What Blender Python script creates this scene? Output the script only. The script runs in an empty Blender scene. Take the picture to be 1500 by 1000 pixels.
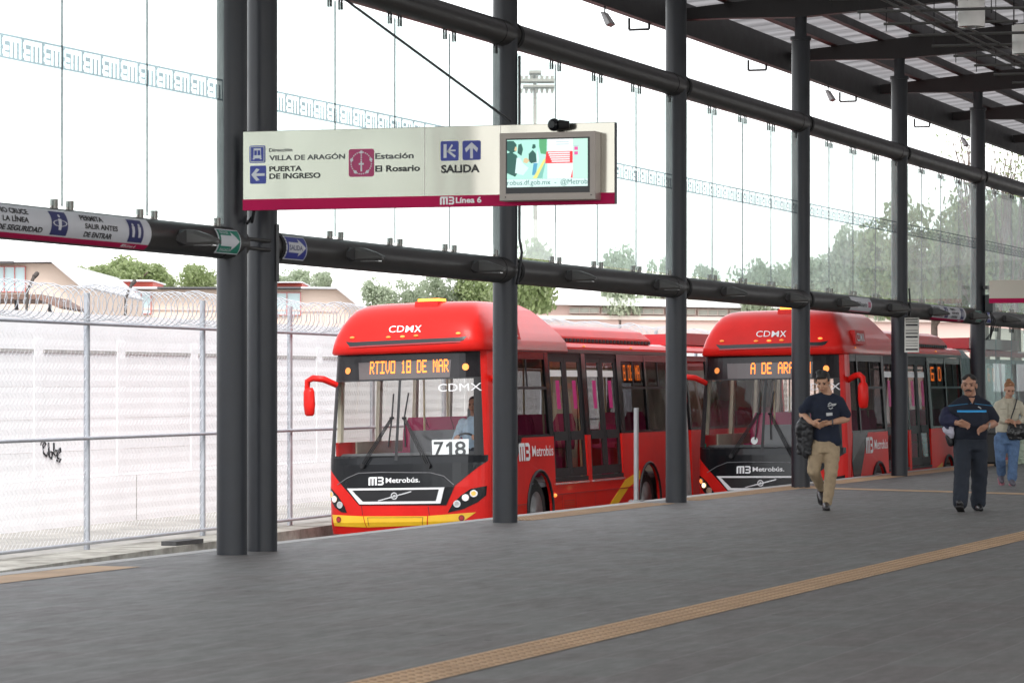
import bpy, bmesh, math, random
from mathutils import Vector, Matrix, noise as mnoise, Euler
random.seed(7)
R = math.radians
scene = bpy.context.scene
C = scene.collection

# ------------------------------------------------------------------ camera, sky, sun, exposure
F = 5000.0                      # focal length in photo pixels (photo 1500 px wide)
TH = math.atan(1700 / F)        # angle between the view and the platform direction (+X)
CT, ST = math.cos(TH), math.sin(TH)
HC, HY = 1.5, 564.0             # eye height above the platform, horizon row
cam = bpy.data.objects.new('camera', bpy.data.cameras.new('camera'))
C.objects.link(cam)
cam.location = (0, 0, HC)
cam.rotation_euler = (R(90), 0, TH - R(90))
cam.data.sensor_width = 36
cam.data.lens = 36 * F / 1500
cam.data.shift_y = (HY - 500) / 1500
cam.data.clip_start = 0.5
cam.data.clip_end = 3000
cam.data.dof.use_dof = True
cam.data.dof.focus_distance = 46
cam.data.dof.aperture_fstop = 8.0
scene.camera = cam

SUN_EL, SUN_AZ = 50, 208        # degrees; azimuth measured from +X towards +Y
world = bpy.data.worlds.new('World'); scene.world = world
world.use_nodes = True
wn, wl = world.node_tree.nodes, world.node_tree.links
bg = wn['Background']
sky = wn.new('ShaderNodeTexSky'); sky.sky_type = 'NISHITA'; sky.sun_disc = False
sky.sun_elevation = R(SUN_EL); sky.sun_rotation = R(90 - SUN_AZ)
sky.dust_density = 1.0; sky.air_density = 1.0; sky.ozone_density = 1.0
hs = wn.new('ShaderNodeHueSaturation'); hs.inputs['Saturation'].default_value = 0.14
wl.new(sky.outputs[0], hs.inputs['Color']); wl.new(hs.outputs[0], bg.inputs['Color'])
bg.inputs['Strength'].default_value = 0.15
sl = bpy.data.lights.new('sun', 'SUN'); sl.energy = 0.9; sl.angle = R(20); sl.color = (1, .96, .9)
so = bpy.data.objects.new('sun', sl); C.objects.link(so)
sd = Vector((math.cos(R(SUN_EL)) * math.cos(R(SUN_AZ)), math.cos(R(SUN_EL)) * math.sin(R(SUN_AZ)), math.sin(R(SUN_EL))))
so.rotation_euler = sd.to_track_quat('Z', 'Y').to_euler(); so.location = (20, 0, 60)
scene.view_settings.view_transform = 'Standard'
scene.view_settings.look = 'None'
scene.view_settings.exposure = 1.6
scene.view_settings.gamma = 1
scene.cycles.use_denoising = True
scene.cycles.transparent_max_bounces = 32
scene.cycles.max_bounces = 10
scene.cycles.sample_clamp_indirect = 6

# ------------------------------------------------------------------ measuring helpers
def ray(x, y):
    a = (x - 750) / F; b = (HY - y) / F
    return Vector((CT + a * ST, ST - a * CT, b))
def atY(x, y, Y):               # point seen at photo pixel (x, y) on the plane Y
    d = ray(x, y); return Vector((0, 0, HC)) + d * (Y / d.y)
def atX(x, y, X):
    d = ray(x, y); return Vector((0, 0, HC)) + d * (X / d.x)
def atZ(x, y, Z):
    d = ray(x, y); return Vector((0, 0, HC)) + d * ((Z - HC) / d.z)
def atD(x, y, z):
    return Vector((0, 0, HC)) + ray(x, y) * z

# ------------------------------------------------------------------ materials
def nt(name):
    m = bpy.data.materials.new(name); m.use_nodes = True
    return m, m.node_tree.nodes, m.node_tree.links
def M(name, col, rough=.5, metal=0, noise=0, nscale=4, bump=0, bscale=25, coat=0, emit=0, spec=.5, dirt=None, aniso=None, rv=.12):
    m, n, l = nt(name)
    p = n['Principled BSDF']
    p.inputs['Roughness'].default_value = rough
    p.inputs['Metallic'].default_value = metal
    p.inputs['Specular IOR Level'].default_value = spec
    p.inputs['Coat Weight'].default_value = coat
    p.inputs['Coat Roughness'].default_value = .06
    c4 = (*col, 1)
    p.inputs['Base Color'].default_value = c4
    tc = n.new('ShaderNodeTexCoord')
    if noise:
        t = n.new('ShaderNodeTexNoise'); t.inputs['Scale'].default_value = nscale; t.inputs['Detail'].default_value = 8
        t.inputs['Roughness'].default_value = .65
        mp = n.new('ShaderNodeMapping')
        if aniso: mp.inputs['Scale'].default_value = aniso
        l.new(tc.outputs['Object'], mp.inputs[0]); l.new(mp.outputs[0], t.inputs['Vector'])
        r = n.new('ShaderNodeValToRGB')
        lo = [max(0, c * (1 - noise)) for c in col]; hi = [min(1, c * (1 + noise)) for c in col]
        if dirt: lo = dirt
        r.color_ramp.elements[0].color = (*lo, 1); r.color_ramp.elements[1].color = (*hi, 1)
        r.color_ramp.elements[0].position = .3; r.color_ramp.elements[1].position = .7
        l.new(t.outputs['Fac'], r.inputs[0]); l.new(r.outputs[0], p.inputs['Base Color'])
        rr = n.new('ShaderNodeMapRange'); rr.inputs[3].default_value = max(.02, rough - rv); rr.inputs[4].default_value = min(1, rough + rv)
        l.new(t.outputs['Fac'], rr.inputs[0]); l.new(rr.outputs[0], p.inputs['Roughness'])
    if bump:
        b = n.new('ShaderNodeTexNoise'); b.inputs['Scale'].default_value = bscale; b.inputs['Detail'].default_value = 4
        l.new(tc.outputs['Object'], b.inputs['Vector'])
        bn = n.new('ShaderNodeBump'); bn.inputs['Strength'].default_value = bump; bn.inputs['Distance'].default_value = .02
        l.new(b.outputs['Fac'], bn.inputs['Height']); l.new(bn.outputs[0], p.inputs['Normal'])
    if emit:
        p.inputs['Emission Color'].default_value = c4; p.inputs['Emission Strength'].default_value = emit
    return m
def glass(name, tint, ior=1.45, rough=.0, refl=(1, 1, 1), wav=0, veil=0):
    m, n, l = nt(name)
    n.remove(n['Principled BSDF'])
    tr = n.new('ShaderNodeBsdfTransparent'); tr.inputs[0].default_value = (*tint, 1)
    gl = n.new('ShaderNodeBsdfGlossy'); gl.inputs['Roughness'].default_value = rough; gl.inputs[0].default_value = (*refl, 1)
    fr = n.new('ShaderNodeFresnel'); fr.inputs[0].default_value = ior
    mx = n.new('ShaderNodeMixShader')
    ge = n.new('ShaderNodeNewGeometry'); iv = n.new('ShaderNodeMath'); iv.operation = 'SUBTRACT'; iv.inputs[0].default_value = 1
    ml = n.new('ShaderNodeMath'); ml.operation = 'MULTIPLY'
    l.new(ge.outputs['Backfacing'], iv.inputs[1]); l.new(iv.outputs[0], ml.inputs[0]); l.new(fr.outputs[0], ml.inputs[1])
    l.new(ml.outputs[0], mx.inputs[0]); l.new(tr.outputs[0], mx.inputs[1]); l.new(gl.outputs[0], mx.inputs[2])
    if veil:  # pale mix imitates the veil of reflected daylight on the panes
        tl = n.new('ShaderNodeBsdfTranslucent'); tl.inputs[0].default_value = (.8, .86, .84, 1); df = n.new('ShaderNodeBsdfDiffuse'); df.inputs[0].default_value = (.6, .65, .63, 1)
        d1 = n.new('ShaderNodeMixShader'); d1.inputs[0].default_value = .35; l.new(tl.outputs[0], d1.inputs[1]); l.new(df.outputs[0], d1.inputs[2])
        tc = n.new('ShaderNodeTexCoord'); ns = n.new('ShaderNodeTexNoise'); ns.inputs['Scale'].default_value = 1.2; ns.inputs['Detail'].default_value = 5; l.new(tc.outputs['Object'], ns.inputs['Vector'])
        rg = n.new('ShaderNodeMapRange'); rg.inputs[1].default_value = .3; rg.inputs[2].default_value = .7; rg.inputs[3].default_value = veil * .6; rg.inputs[4].default_value = veil * 1.4; l.new(ns.outputs['Fac'], rg.inputs[0])
        d2 = n.new('ShaderNodeMixShader'); l.new(rg.outputs[0], d2.inputs[0]); l.new(mx.outputs[0], d2.inputs[1]); l.new(d1.outputs[0], d2.inputs[2])
        l.new(d2.outputs[0], n['Material Output'].inputs['Surface'])
    else: l.new(mx.outputs[0], n['Material Output'].inputs['Surface'])
    if wav:
        tc = n.new('ShaderNodeTexCoord'); b = n.new('ShaderNodeTexNoise'); b.inputs['Scale'].default_value = 1.3
        l.new(tc.outputs['Object'], b.inputs['Vector'])
        bn = n.new('ShaderNodeBump'); bn.inputs['Strength'].default_value = wav; bn.inputs['Distance'].default_value = .05
        l.new(b.outputs['Fac'], bn.inputs['Height']); l.new(bn.outputs[0], gl.inputs['Normal']); l.new(bn.outputs[0], fr.inputs['Normal'])
    return m
def leafmat(name, cols, trans=.6):
    m, n, l = nt(name)
    p = n['Principled BSDF']; p.inputs['Roughness'].default_value = .6
    g = n.new('ShaderNodeNewGeometry'); r = n.new('ShaderNodeValToRGB')
    cr = r.color_ramp
    while len(cr.elements) < len(cols): cr.elements.new(.5)
    for i, c in enumerate(cols):
        cr.elements[i].position = i / (len(cols) - 1); cr.elements[i].color = (*c, 1)
    l.new(g.outputs['Random Per Island'], r.inputs[0]); l.new(r.outputs[0], p.inputs['Base Color'])
    t = n.new('ShaderNodeBsdfTranslucent'); l.new(r.outputs[0], t.inputs[0])
    mx = n.new('ShaderNodeMixShader'); mx.inputs[0].default_value = trans
    l.new(p.outputs[0], mx.inputs[1]); l.new(t.outputs[0], mx.inputs[2]); l.new(mx.outputs[0], n['Material Output'].inputs['Surface'])
    return m

steel = M('dark_painted_steel', (.012, .0145, .02), .42, 0, .25, 3, .05, 40)
steelb = M('dark_roof_steel', (.014, .012, .012), .5, 0, .3, 3)
pipem = M('weathered_dark_pipe', (.032, .03, .028), .38, .2, .45, 5, .05, 30)
chrome = M('clamp_metal', (.3, .285, .26), .45, .4)
clampdark = M('dark_clamp', (.02, .02, .02), .6, spec=.15)
joint = M('silicone_joint', (.2, .2, .24), .6)
white = M('white_paint', (.78, .78, .78), .5, 0, .05)
black = M('black_plastic', (.012, .012, .014), .35)
blackg = M('black_gloss', (.008, .009, .011), .18, coat=.12, spec=.25)
rubber = M('rubber', (.018, .018, .018), .8, 0, .3, 12)
redp = M('bus_red_paint', (.66, .018, .014), .32, 0, .13, 1.1, coat=.06, spec=.16, rv=.02)
redd = M('bus_red_trim', (.42, .01, .018), .35, 0, .1, 3, coat=.4)
yellowp = M('bus_yellow_paint', (.85, .5, .02), .35, 0, .08, 3, coat=.4)
silver = M('silver_trim', (.75, .76, .78), .25, .7)
whitel = M('white_lettering', (.85, .85, .86), .45)
magenta = M('magenta_film', (.46, .006, .075), .55, 0, .06, spec=.15)
seatm = M('magenta_seat', (.5, .02, .13), .5)
cream = M('cream_panel', (.62, .56, .44), .5, 0, .08)
greyp = M('grey_plastic', (.2, .2, .21), .5, 0, .1)
dash = M('dashboard', (.09, .095, .1), .6, 0, .15)
bellow = M('bellows_rubber', (.28, .28, .285), .65, 0, .25, 8)
navyink = M('navy_ink', (.03, .035, .14), .5)
inkm = M('black_ink', (.018, .018, .02), .5)
blues = M('sign_blue', (.03, .045, .3), .4)
greens = M('sign_green', (.0, .2, .13), .4)
signw = M('sign_white', (.62, .63, .66), .4, 0, .04)
amber = M('amber_lamp', (1.0, .28, .06), .3, emit=.45)
amberd = M('amber_marker', (.8, .25, .05), .3, emit=.2)
ledo = M('led_orange', (1.0, .2, .02), .4, emit=1.0)
ledback = M('led_panel', (.1, .082, .082), .3, coat=.2)
headl = M('headlamp_glow', (1.0, .62, .28), .3, emit=1.8)
lensm = M('lamp_lens', (.55, .55, .55), .1, .6)
winglass = glass('bus_window_glass', (.54, .54, .55), 1.28)
doorglass = glass('bus_door_glass', (.84, .82, .8), 1.25)
shield = glass('windscreen_glass', (.95, .97, .97), 1.33)
scrglass = glass('screen_glass', (.9, .96, .945), 1.42, veil=.2)
lowglass = glass('tinted_screen_glass', (.72, .88, .86), 1.45)
film = glass('frosted_film', (.31, .345, .375), 1.1)

def floor_mat():
    m, n, l = nt('slate_tiles')
    p = n['Principled BSDF']
    tc = n.new('ShaderNodeTexCoord')
    br = n.new('ShaderNodeTexBrick'); br.inputs['Scale'].default_value = 1
    br.inputs['Brick Width'].default_value = .6; br.inputs['Row Height'].default_value = .4
    br.inputs['Mortar Size'].default_value = .005; br.inputs['Bias'].default_value = .0
    br.inputs['Color1'].default_value = (.158, .146, .141, 1); br.inputs['Color2'].default_value = (.175, .176, .168, 1)
    br.inputs['Mortar'].default_value = (.25, .245, .235, 1)
    l.new(tc.outputs['Object'], br.inputs['Vector'])
    t = n.new('ShaderNodeTexNoise'); t.inputs['Scale'].default_value = .55; t.inputs['Detail'].default_value = 9; t.inputs['Roughness'].default_value = .7
    l.new(tc.outputs['Object'], t.inputs['Vector'])
    t2 = n.new('ShaderNodeTexNoise'); t2.inputs['Scale'].default_value = 2.2; t2.inputs['Detail'].default_value = 10; t2.inputs['Roughness'].default_value = .75
    mp = n.new('ShaderNodeMapping'); mp.inputs['Scale'].default_value = (1, 3.5, 1); l.new(tc.outputs['Object'], mp.inputs[0]); l.new(mp.outputs[0], t2.inputs['Vector'])
    r = n.new('ShaderNodeValToRGB'); r.color_ramp.elements[0].position = .3; r.color_ramp.elements[1].position = .72
    r.color_ramp.elements[0].color = (.78, .77, .76, 1); r.color_ramp.elements[1].color = (1.14, 1.12, 1.1, 1)
    ad = n.new('ShaderNodeMath'); ad.operation = 'ADD'; l.new(t.outputs['Fac'], ad.inputs[0]); l.new(t2.outputs['Fac'], ad.inputs[1])
    hf = n.new('ShaderNodeMath'); hf.operation = 'MULTIPLY'; hf.inputs[1].default_value = .5; l.new(ad.outputs[0], hf.inputs[0])
    l.new(hf.outputs[0], r.inputs[0])
    mx = n.new('ShaderNodeMix'); mx.data_type = 'RGBA'; mx.blend_type = 'MULTIPLY'; mx.inputs['Factor'].default_value = 1
    l.new(br.outputs['Color'], mx.inputs['A']); l.new(r.outputs[0], mx.inputs['B'])
    vo = n.new('ShaderNodeTexVoronoi'); vo.inputs['Scale'].default_value = 1.1; l.new(tc.outputs['Object'], vo.inputs['Vector'])
    ls = n.new('ShaderNodeMath'); ls.operation = 'LESS_THAN'; ls.inputs[1].default_value = .028; l.new(vo.outputs['Distance'], ls.inputs[0])
    m2 = n.new('ShaderNodeMix'); m2.data_type = 'RGBA'; l.new(ls.outputs[0], m2.inputs['Factor']); l.new(mx.outputs['Result'], m2.inputs['A']); m2.inputs['B'].default_value = (.075, .07, .068, 1)
    l.new(m2.outputs['Result'], p.inputs['Base Color'])
    rr = n.new('ShaderNodeMapRange'); rr.inputs[1].default_value = .3; rr.inputs[2].default_value = .7; rr.inputs[3].default_value = .75; rr.inputs[4].default_value = .5; p.inputs['Specular IOR Level'].default_value = .3
    l.new(t2.outputs['Fac'], rr.inputs[0]); l.new(rr.outputs[0], p.inputs['Roughness'])
    bn = n.new('ShaderNodeBump'); bn.inputs['Strength'].default_value = .25; bn.inputs['Distance'].default_value = .01
    l.new(t2.outputs['Fac'], bn.inputs['Height']); l.new(bn.outputs[0], p.inputs['Normal'])
    return m
def tactile_mat():
    m, n, l = nt('tactile_tan')
    p = n['Principled BSDF']; p.inputs['Roughness'].default_value = .7
    tc = n.new('ShaderNodeTexCoord')
    t = n.new('ShaderNodeTexNoise'); t.inputs['Scale'].default_value = 1.6; t.inputs['Detail'].default_value = 8
    l.new(tc.outputs['Object'], t.inputs['Vector'])
    r = n.new('ShaderNodeValToRGB'); r.color_ramp.elements[0].position = .3; r.color_ramp.elements[1].position = .7
    r.color_ramp.elements[0].color = (.42, .27, .155, 1); r.color_ramp.elements[1].color = (.62, .41, .235, 1)
    l.new(t.outputs['Fac'], r.inputs[0]); l.new(r.outputs[0], p.inputs['Base Color'])
    return m
def brushed():
    m, n, l = nt('polished_steel_sheet')
    p = n['Principled BSDF']; p.inputs['Metallic'].default_value = .9; p.inputs['Roughness'].default_value = .16
    p.inputs['Base Color'].default_value = (.4, .383, .335, 1)
    tc = n.new('ShaderNodeTexCoord'); t = n.new('ShaderNodeTexNoise'); t.inputs['Scale'].default_value = .8; t.inputs['Detail'].default_value = 1.5
    mp = n.new('ShaderNodeMapping'); mp.inputs['Scale'].default_value = (1, 2.2, .5)
    l.new(tc.outputs['Object'], mp.inputs[0]); l.new(mp.outputs[0], t.inputs['Vector'])
    bn = n.new('ShaderNodeBump'); bn.inputs['Strength'].default_value = .5; bn.inputs['Distance'].default_value = .03
    l.new(t.outputs['Fac'], bn.inputs['Height']); l.new(bn.outputs[0], p.inputs['Normal'])
    return m
def roof_mat():
    m, n, l = nt('translucent_roof_sheet')
    n.remove(n['Principled BSDF'])
    tc = n.new('ShaderNodeTexCoord')
    w = n.new('ShaderNodeTexWave'); w.bands_direction = 'X'; w.inputs['Scale'].default_value = .42; w.inputs['Distortion'].default_value = .6
    w.inputs['Detail'].default_value = 3
    l.new(tc.outputs['Object'], w.inputs['Vector'])
    t = n.new('ShaderNodeTexNoise'); t.inputs['Scale'].default_value = .7; t.inputs['Detail'].default_value = 6
    l.new(tc.outputs['Object'], t.inputs['Vector'])
    mm = n.new('ShaderNodeMath'); mm.operation = 'MULTIPLY'; l.new(w.outputs['Fac'], mm.inputs[0]); l.new(t.outputs['Fac'], mm.inputs[1])
    r = n.new('ShaderNodeValToRGB')
    r.color_ramp.elements[0].color = (.16, .155, .158, 1); r.color_ramp.elements[1].color = (.245, .238, .243, 1); r.color_ramp.elements[1].position = .5
    l.new(mm.outputs[0], r.inputs[0])
    a = n.new('ShaderNodeBsdfTranslucent'); d = n.new('ShaderNodeBsdfDiffuse')
    l.new(r.outputs[0], a.inputs[0]); d.inputs[0].default_value = (.4, .39, .4, 1)
    mx = n.new('ShaderNodeMixShader'); mx.inputs[0].default_value = .25
    l.new(a.outputs[0], mx.inputs[1]); l.new(d.outputs[0], mx.inputs[2]); l.new(mx.outputs[0], n['Material Output'].inputs['Surface'])
    return m

# ------------------------------------------------------------------ mesh building
class MB:
    def __init__(s): s.v = []; s.f = []; s.m = []; s.sm = []
    def add(s, vs, fs, mi=0, smooth=False):
        o = len(s.v); s.v += [tuple(p) for p in vs]
        for f in fs: s.f.append([i + o for i in f]); s.m.append(mi); s.sm.append(smooth)
        return s
    def box(s, a, b, mi=0):
        x0, y0, z0 = [min(p, q) for p, q in zip(a, b)]; x1, y1, z1 = [max(p, q) for p, q in zip(a, b)]
        vs = [(x0, y0, z0), (x1, y0, z0), (x1, y1, z0), (x0, y1, z0), (x0, y0, z1), (x1, y0, z1), (x1, y1, z1), (x0, y1, z1)]
        return s.add(vs, [(0, 3, 2, 1), (4, 5, 6, 7), (0, 1, 5, 4), (1, 2, 6, 5), (2, 3, 7, 6), (3, 0, 4, 7)], mi)
    def tube(s, pts, rad, n=8, mi=0, cap=True, smooth=True):
        pts = [Vector(p) for p in pts]
        rs = rad if isinstance(rad, (list, tuple)) else [rad] * len(pts)
        vs = []; fs = []
        t0 = (pts[1] - pts[0]).normalized()
        up = Vector((0, 0, 1)) if abs(t0.z) < .9 else Vector((1, 0, 0))
        a = t0.cross(up).normalized()
        for i, p in enumerate(pts):
            t = (pts[min(i + 1, len(pts) - 1)] - pts[max(i - 1, 0)]).normalized()
            a = (a - t * a.dot(t)).normalized(); b = t.cross(a)
            for k in range(n):
                an = 2 * math.pi * k / n
                vs.append(p + (a * math.cos(an) + b * math.sin(an)) * rs[i])
        for i in range(len(pts) - 1):
            for k in range(n):
                fs.append((i * n + k, i * n + (k + 1) % n, (i + 1) * n + (k + 1) % n, (i + 1) * n + k))
        s.add(vs, fs, mi, smooth)
        if cap:
            L = len(pts) - 1
            s.add(vs[:n], [tuple(range(n))[::-1]], mi); s.add(vs[L * n:], [tuple(range(n))], mi)
        return s
    def loft(s, rings, mi=0, cap=True, smooth=True, closed=True):
        n = len(rings[0]); vs = [p for r in rings for p in r]; fs = []
        for i in range(len(rings) - 1):
            for k in range(n if closed else n - 1):
                fs.append((i * n + k, i * n + (k + 1) % n, (i + 1) * n + (k + 1) % n, (i + 1) * n + k))
        if cap: fs += [tuple(range(n))[::-1], tuple((len(rings) - 1) * n + k for k in range(n))]
        return s.add(vs, fs, mi, smooth)
    def prism(s, poly, mp, d0, d1, mi=0):     # 2D polygon, mp(a, b, d) -> 3D, between depths d0 and d1
        n = len(poly)
        vs = [mp(a, b, d0) for a, b in poly] + [mp(a, b, d1) for a, b in poly]
        fs = [tuple(range(n))[::-1], tuple(range(n, 2 * n))] + [(i, (i + 1) % n, n + (i + 1) % n, n + i) for i in range(n)]
        return s.add(vs, fs, mi)
    def ball(s, c, r, n=12, m=8, mi=0):
        c = Vector(c); r = (r, r, r) if not isinstance(r, (tuple, list)) else r
        rings = []
        for i in range(1, m):
            ph = math.pi * i / m
            rings.append([c + Vector((r[0] * math.sin(ph) * math.cos(2 * math.pi * k / n), r[1] * math.sin(ph) * math.sin(2 * math.pi * k / n), -r[2] * math.cos(ph))) for k in range(n)])
        vs = [p for q in rings for p in q] + [c - Vector((0, 0, r[2])), c + Vector((0, 0, r[2]))]
        fs = []
        for i in range(m - 2):
            for k in range(n): fs.append((i * n + k, i * n + (k + 1) % n, (i + 1) * n + (k + 1) % n, (i + 1) * n + k))
        B = (m - 1) * n
        for k in range(n): fs.append((B, (k + 1) % n, k)); fs.append((B + 1, (m - 2) * n + k, (m - 2) * n + (k + 1) % n))
        return s.add(vs, fs, mi, True)
    def build(s, name, mats, parent=None, loc=None):
        me = bpy.data.meshes.new(name)
        me.from_pydata(s.v, [], s.f)
        for mt in (mats if isinstance(mats, (list, tuple)) else [mats]): me.materials.append(mt)
        me.polygons.foreach_set('material_index', s.m); me.polygons.foreach_set('use_smooth', s.sm)
        me.update()
        o = bpy.data.objects.new(name, me); C.objects.link(o)
        if parent: o.parent = parent
        if loc is not None: o.location = loc
        return o
def recalc(o):
    bm = bmesh.new(); bm.from_mesh(o.data); bmesh.ops.recalc_face_normals(bm, faces=bm.faces[:]); bm.to_mesh(o.data); bm.free(); return o
def bevel(o, w, seg=2):
    md = o.modifiers.new('bevel', 'BEVEL'); md.width = w; md.segments = seg; md.limit_method = 'ANGLE'; return o
def tag(o, label, cat, group=None, kind='thing'):
    o['label'] = label; o['category'] = cat; o['kind'] = kind
    if group: o['group'] = group
    return o
def struct(o): o['kind'] = 'structure'; return o
def empty(name, loc, rot=(0, 0, 0)):
    o = bpy.data.objects.new(name, None); C.objects.link(o); o.location = loc; o.rotation_euler = rot; return o
def kids(o): return list(o.children)
def copy_tree(o, parent=None):
    c = o.copy(); C.objects.link(c)
    if parent: c.parent = parent
    for ch in kids(o): copy_tree(ch, c)
    return c

_tc = {}
def text2d(body, bold=0.0, shear=0.0):
    key = (body, bold, shear)
    if key in _tc: return _tc[key]
    cu = bpy.data.curves.new('t', 'FONT'); cu.body = body; cu.size = 1; cu.offset = bold; cu.shear = shear; cu.resolution_u = 3
    ob = bpy.data.objects.new('t', cu); C.objects.link(ob)
    dg = bpy.context.evaluated_depsgraph_get(); dg.update()
    me = bpy.data.meshes.new_from_object(ob.evaluated_get(dg))
    vs = [(v.co.x, v.co.y) for v in me.vertices]; fs = [tuple(p.vertices) for p in me.polygons]
    bpy.data.objects.remove(ob); bpy.data.curves.remove(cu); bpy.data.meshes.remove(me)
    _tc[key] = (vs, fs); return vs, fs
def fit_text(body, u0, u1, base, cap, bold=0.012, shear=0):
    """2D text: left at u0, right at u1, capitals from base to base + cap"""
    vs, fs = text2d(body, bold, shear)
    hv, _ = text2d('H', bold, 0); ch = max(v[1] for v in hv)
    x0 = min(v[0] for v in vs); x1 = max(v[0] for v in vs)
    return [(u0 + (x - x0) / (x1 - x0) * (u1 - u0), base + y / ch * cap) for x, y in vs], fs
def put2d(mb, t, mp, off, mi=0, grid=None):
    """2D mesh t laid on the surface mp(a, b, off); optional cuts so that it follows a curve"""
    vs, fs = t
    if grid:
        bm = bmesh.new(); bv = [bm.verts.new((a, b, 0)) for a, b in vs]
        for f in fs:
            try: bm.faces.new([bv[i] for i in f])
            except ValueError: pass
        for ax, vals in enumerate(grid):
            no = Vector((1, 0, 0)) if ax == 0 else Vector((0, 1, 0))
            for q in vals:
                bmesh.ops.bisect_plane(bm, geom=bm.verts[:] + bm.edges[:] + bm.faces[:], plane_co=no * q, plane_no=no, dist=1e-6)
        bm.verts.index_update()
        vs = [(v.co.x, v.co.y) for v in bm.verts]; fs = [tuple(v.index for v in f.verts) for f in bm.faces]; bm.free()
    mb.add([mp(a, b, off) for a, b in vs], fs, mi)
def poly2d(*pts): return list(pts), [tuple(range(len(pts)))]
def rect2d(a0, b0, a1, b1): return poly2d((a0, b0), (a1, b0), (a1, b1), (a0, b1))
def rrect(a0, b0, a1, b1, r, k=4):
    pts = []
    for cx, cy, s in ((a1 - r, b0 + r, -90), (a1 - r, b1 - r, 0), (a0 + r, b1 - r, 90), (a0 + r, b0 + r, 180)):
        for i in range(k + 1):
            t = R(s + 90 * i / k); pts.append((cx + r * math.cos(t), cy + r * math.sin(t)))
    return pts, [tuple(range(len(pts)))]
def disc2d(cx, cy, r, ry=None, n=20): return [(cx + r * math.cos(2 * math.pi * k / n), cy + (ry or r) * math.sin(2 * math.pi * k / n)) for k in range(n)], [tuple(range(n))]
def ring2d(cx, cy, r0, r1, n=24, ry=1.0):
    vs = []; fs = []
    for k in range(n):
        t = 2 * math.pi * k / n; vs += [(cx + r0 * math.cos(t), cy + ry * r0 * math.sin(t)), (cx + r1 * math.cos(t), cy + ry * r1 * math.sin(t))]
        j = (k + 1) % n; fs.append((2 * k, 2 * k + 1, 2 * j + 1, 2 * j))
    return vs, fs
EMB = [  # emblem of joined bars, 1.6 wide, 1 high
    [(0, 0), (.2, 0), (.2, .8), (0, .8)], [(.34, 0), (.54, 0), (.54, .8), (.34, .8)], [(.68, 0), (.88, 0), (.88, .8), (.68, .8)],
    [(0, .8), (.88, .8), (.88, 1), (.16, 1), (.05, .95)],
    [(.98, .8), (1.38, .8), (1.42, .74), (1.6, .74), (1.6, .86), (1.46, 1), (.98, 1)], [(1.42, .62), (1.52, .5), (1.6, .62), (1.6, .74), (1.42, .74)],
    [(1.04, .41), (1.4, .41), (1.52, .5), (1.42, .59), (1.04, .59)],
    [(1.42, .38), (1.42, .26), (1.6, .26), (1.6, .38), (1.52, .5)], [(.98, 0), (1.46, 0), (1.6, .14), (1.6, .26), (1.42, .26), (1.38, .2), (.98, .2)]]
def emblem(u0, b0, w, h):
    vs = []; fs = []
    for p in EMB:
        o = len(vs); vs += [(u0 + a / 1.6 * w, b0 + b * h) for a, b in p]; fs.append(tuple(range(o, o + len(p))))
    return vs, fs
FONT5 = {'A': '01110 10001 10001 11111 10001 10001 10001', 'D': '11110 10001 10001 10001 10001 10001 11110', 'E': '11111 10000 10000 11110 10000 10000 11111',
 'G': '01110 10001 10000 10111 10001 10001 01110', 'I': '11111 00100 00100 00100 00100 00100 11111', 'M': '10001 11011 10101 10101 10001 10001 10001',
 'N': '10001 11001 10101 10101 10011 10001 10001', 'O': '11111 10001 10001 10001 10001 10001 11111', 'R': '11110 10001 10001 11110 10100 10010 10001',
 'T': '11111 00100 00100 00100 00100 00100 00100', 'V': '10001 10001 10001 10001 10001 01010 00100', '1': '00100 01100 00100 00100 00100 00100 01110',
 '8': '11111 10001 10001 11111 10001 10001 11111', ' ': '00000 00000 00000 00000 00000 00000 00000', '6': '11111 10000 10000 11111 10001 10001 11111'}
def led(text, u0, u1, b0, b1):
    cols = len(text) * 6 - 1; cw = (u1 - u0) / cols; chh = (b1 - b0) / 7
    vs = []; fs = []
    for i, ch in enumerate(text):
        for r, row in enumerate(FONT5[ch].split()):
            for c, q in enumerate(row):
                if q == '1':
                    a = u0 + (i * 6 + c) * cw; b = b1 - (r + 1) * chh
                    o = len(vs); vs += [(a + .04 * cw, b + .06 * chh), (a + .96 * cw, b + .06 * chh), (a + .96 * cw, b + .94 * chh), (a + .04 * cw, b + .94 * chh)]
                    fs.append((o, o + 1, o + 2, o + 3))
    return vs, fs

# ================================================================== THE SETTING
GZ = -.92                                        # road level below the platform
YC = 12.1                                        # line of the columns
YE = 12.66                                       # platform edge
ROOFMAT, FLOORMAT, TACT = roof_mat(), floor_mat(), tactile_mat()
asph = M('asphalt', (.06, .06, .062), .85, 0, .3, 3, .3, 60)
soil = M('pale_dry_soil', (.36, .345, .325), .95, 0, .25, 1.2, .4, 8)
conc = M('stained_concrete', (.36, .35, .32), .9, 0, .35, 1.8, .3, 20, dirt=(.13, .12, .1))
edgec = M('pale_edge_concrete', (.5, .49, .47), .7, 0, .2, 2)
struct(MB().add([(-1500, -1500, -1.0), (1500, -1500, -1.0), (1500, 1500, -1.0), (-1500, 1500, -1.0)], [(0, 1, 2, 3)]).build('ground', soil))
struct(MB().box((-30, YE + .005, -1.3), (160, 19.9, GZ)).build('road', asph))
struct(MB().box((-12, -13, -1.2), (100, 12.48, 0)).build('platform', FLOORMAT))
struct(MB().box((-12, 12.482, -1.2), (100, YE, .003)).build('platform_edge', edgec))
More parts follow.
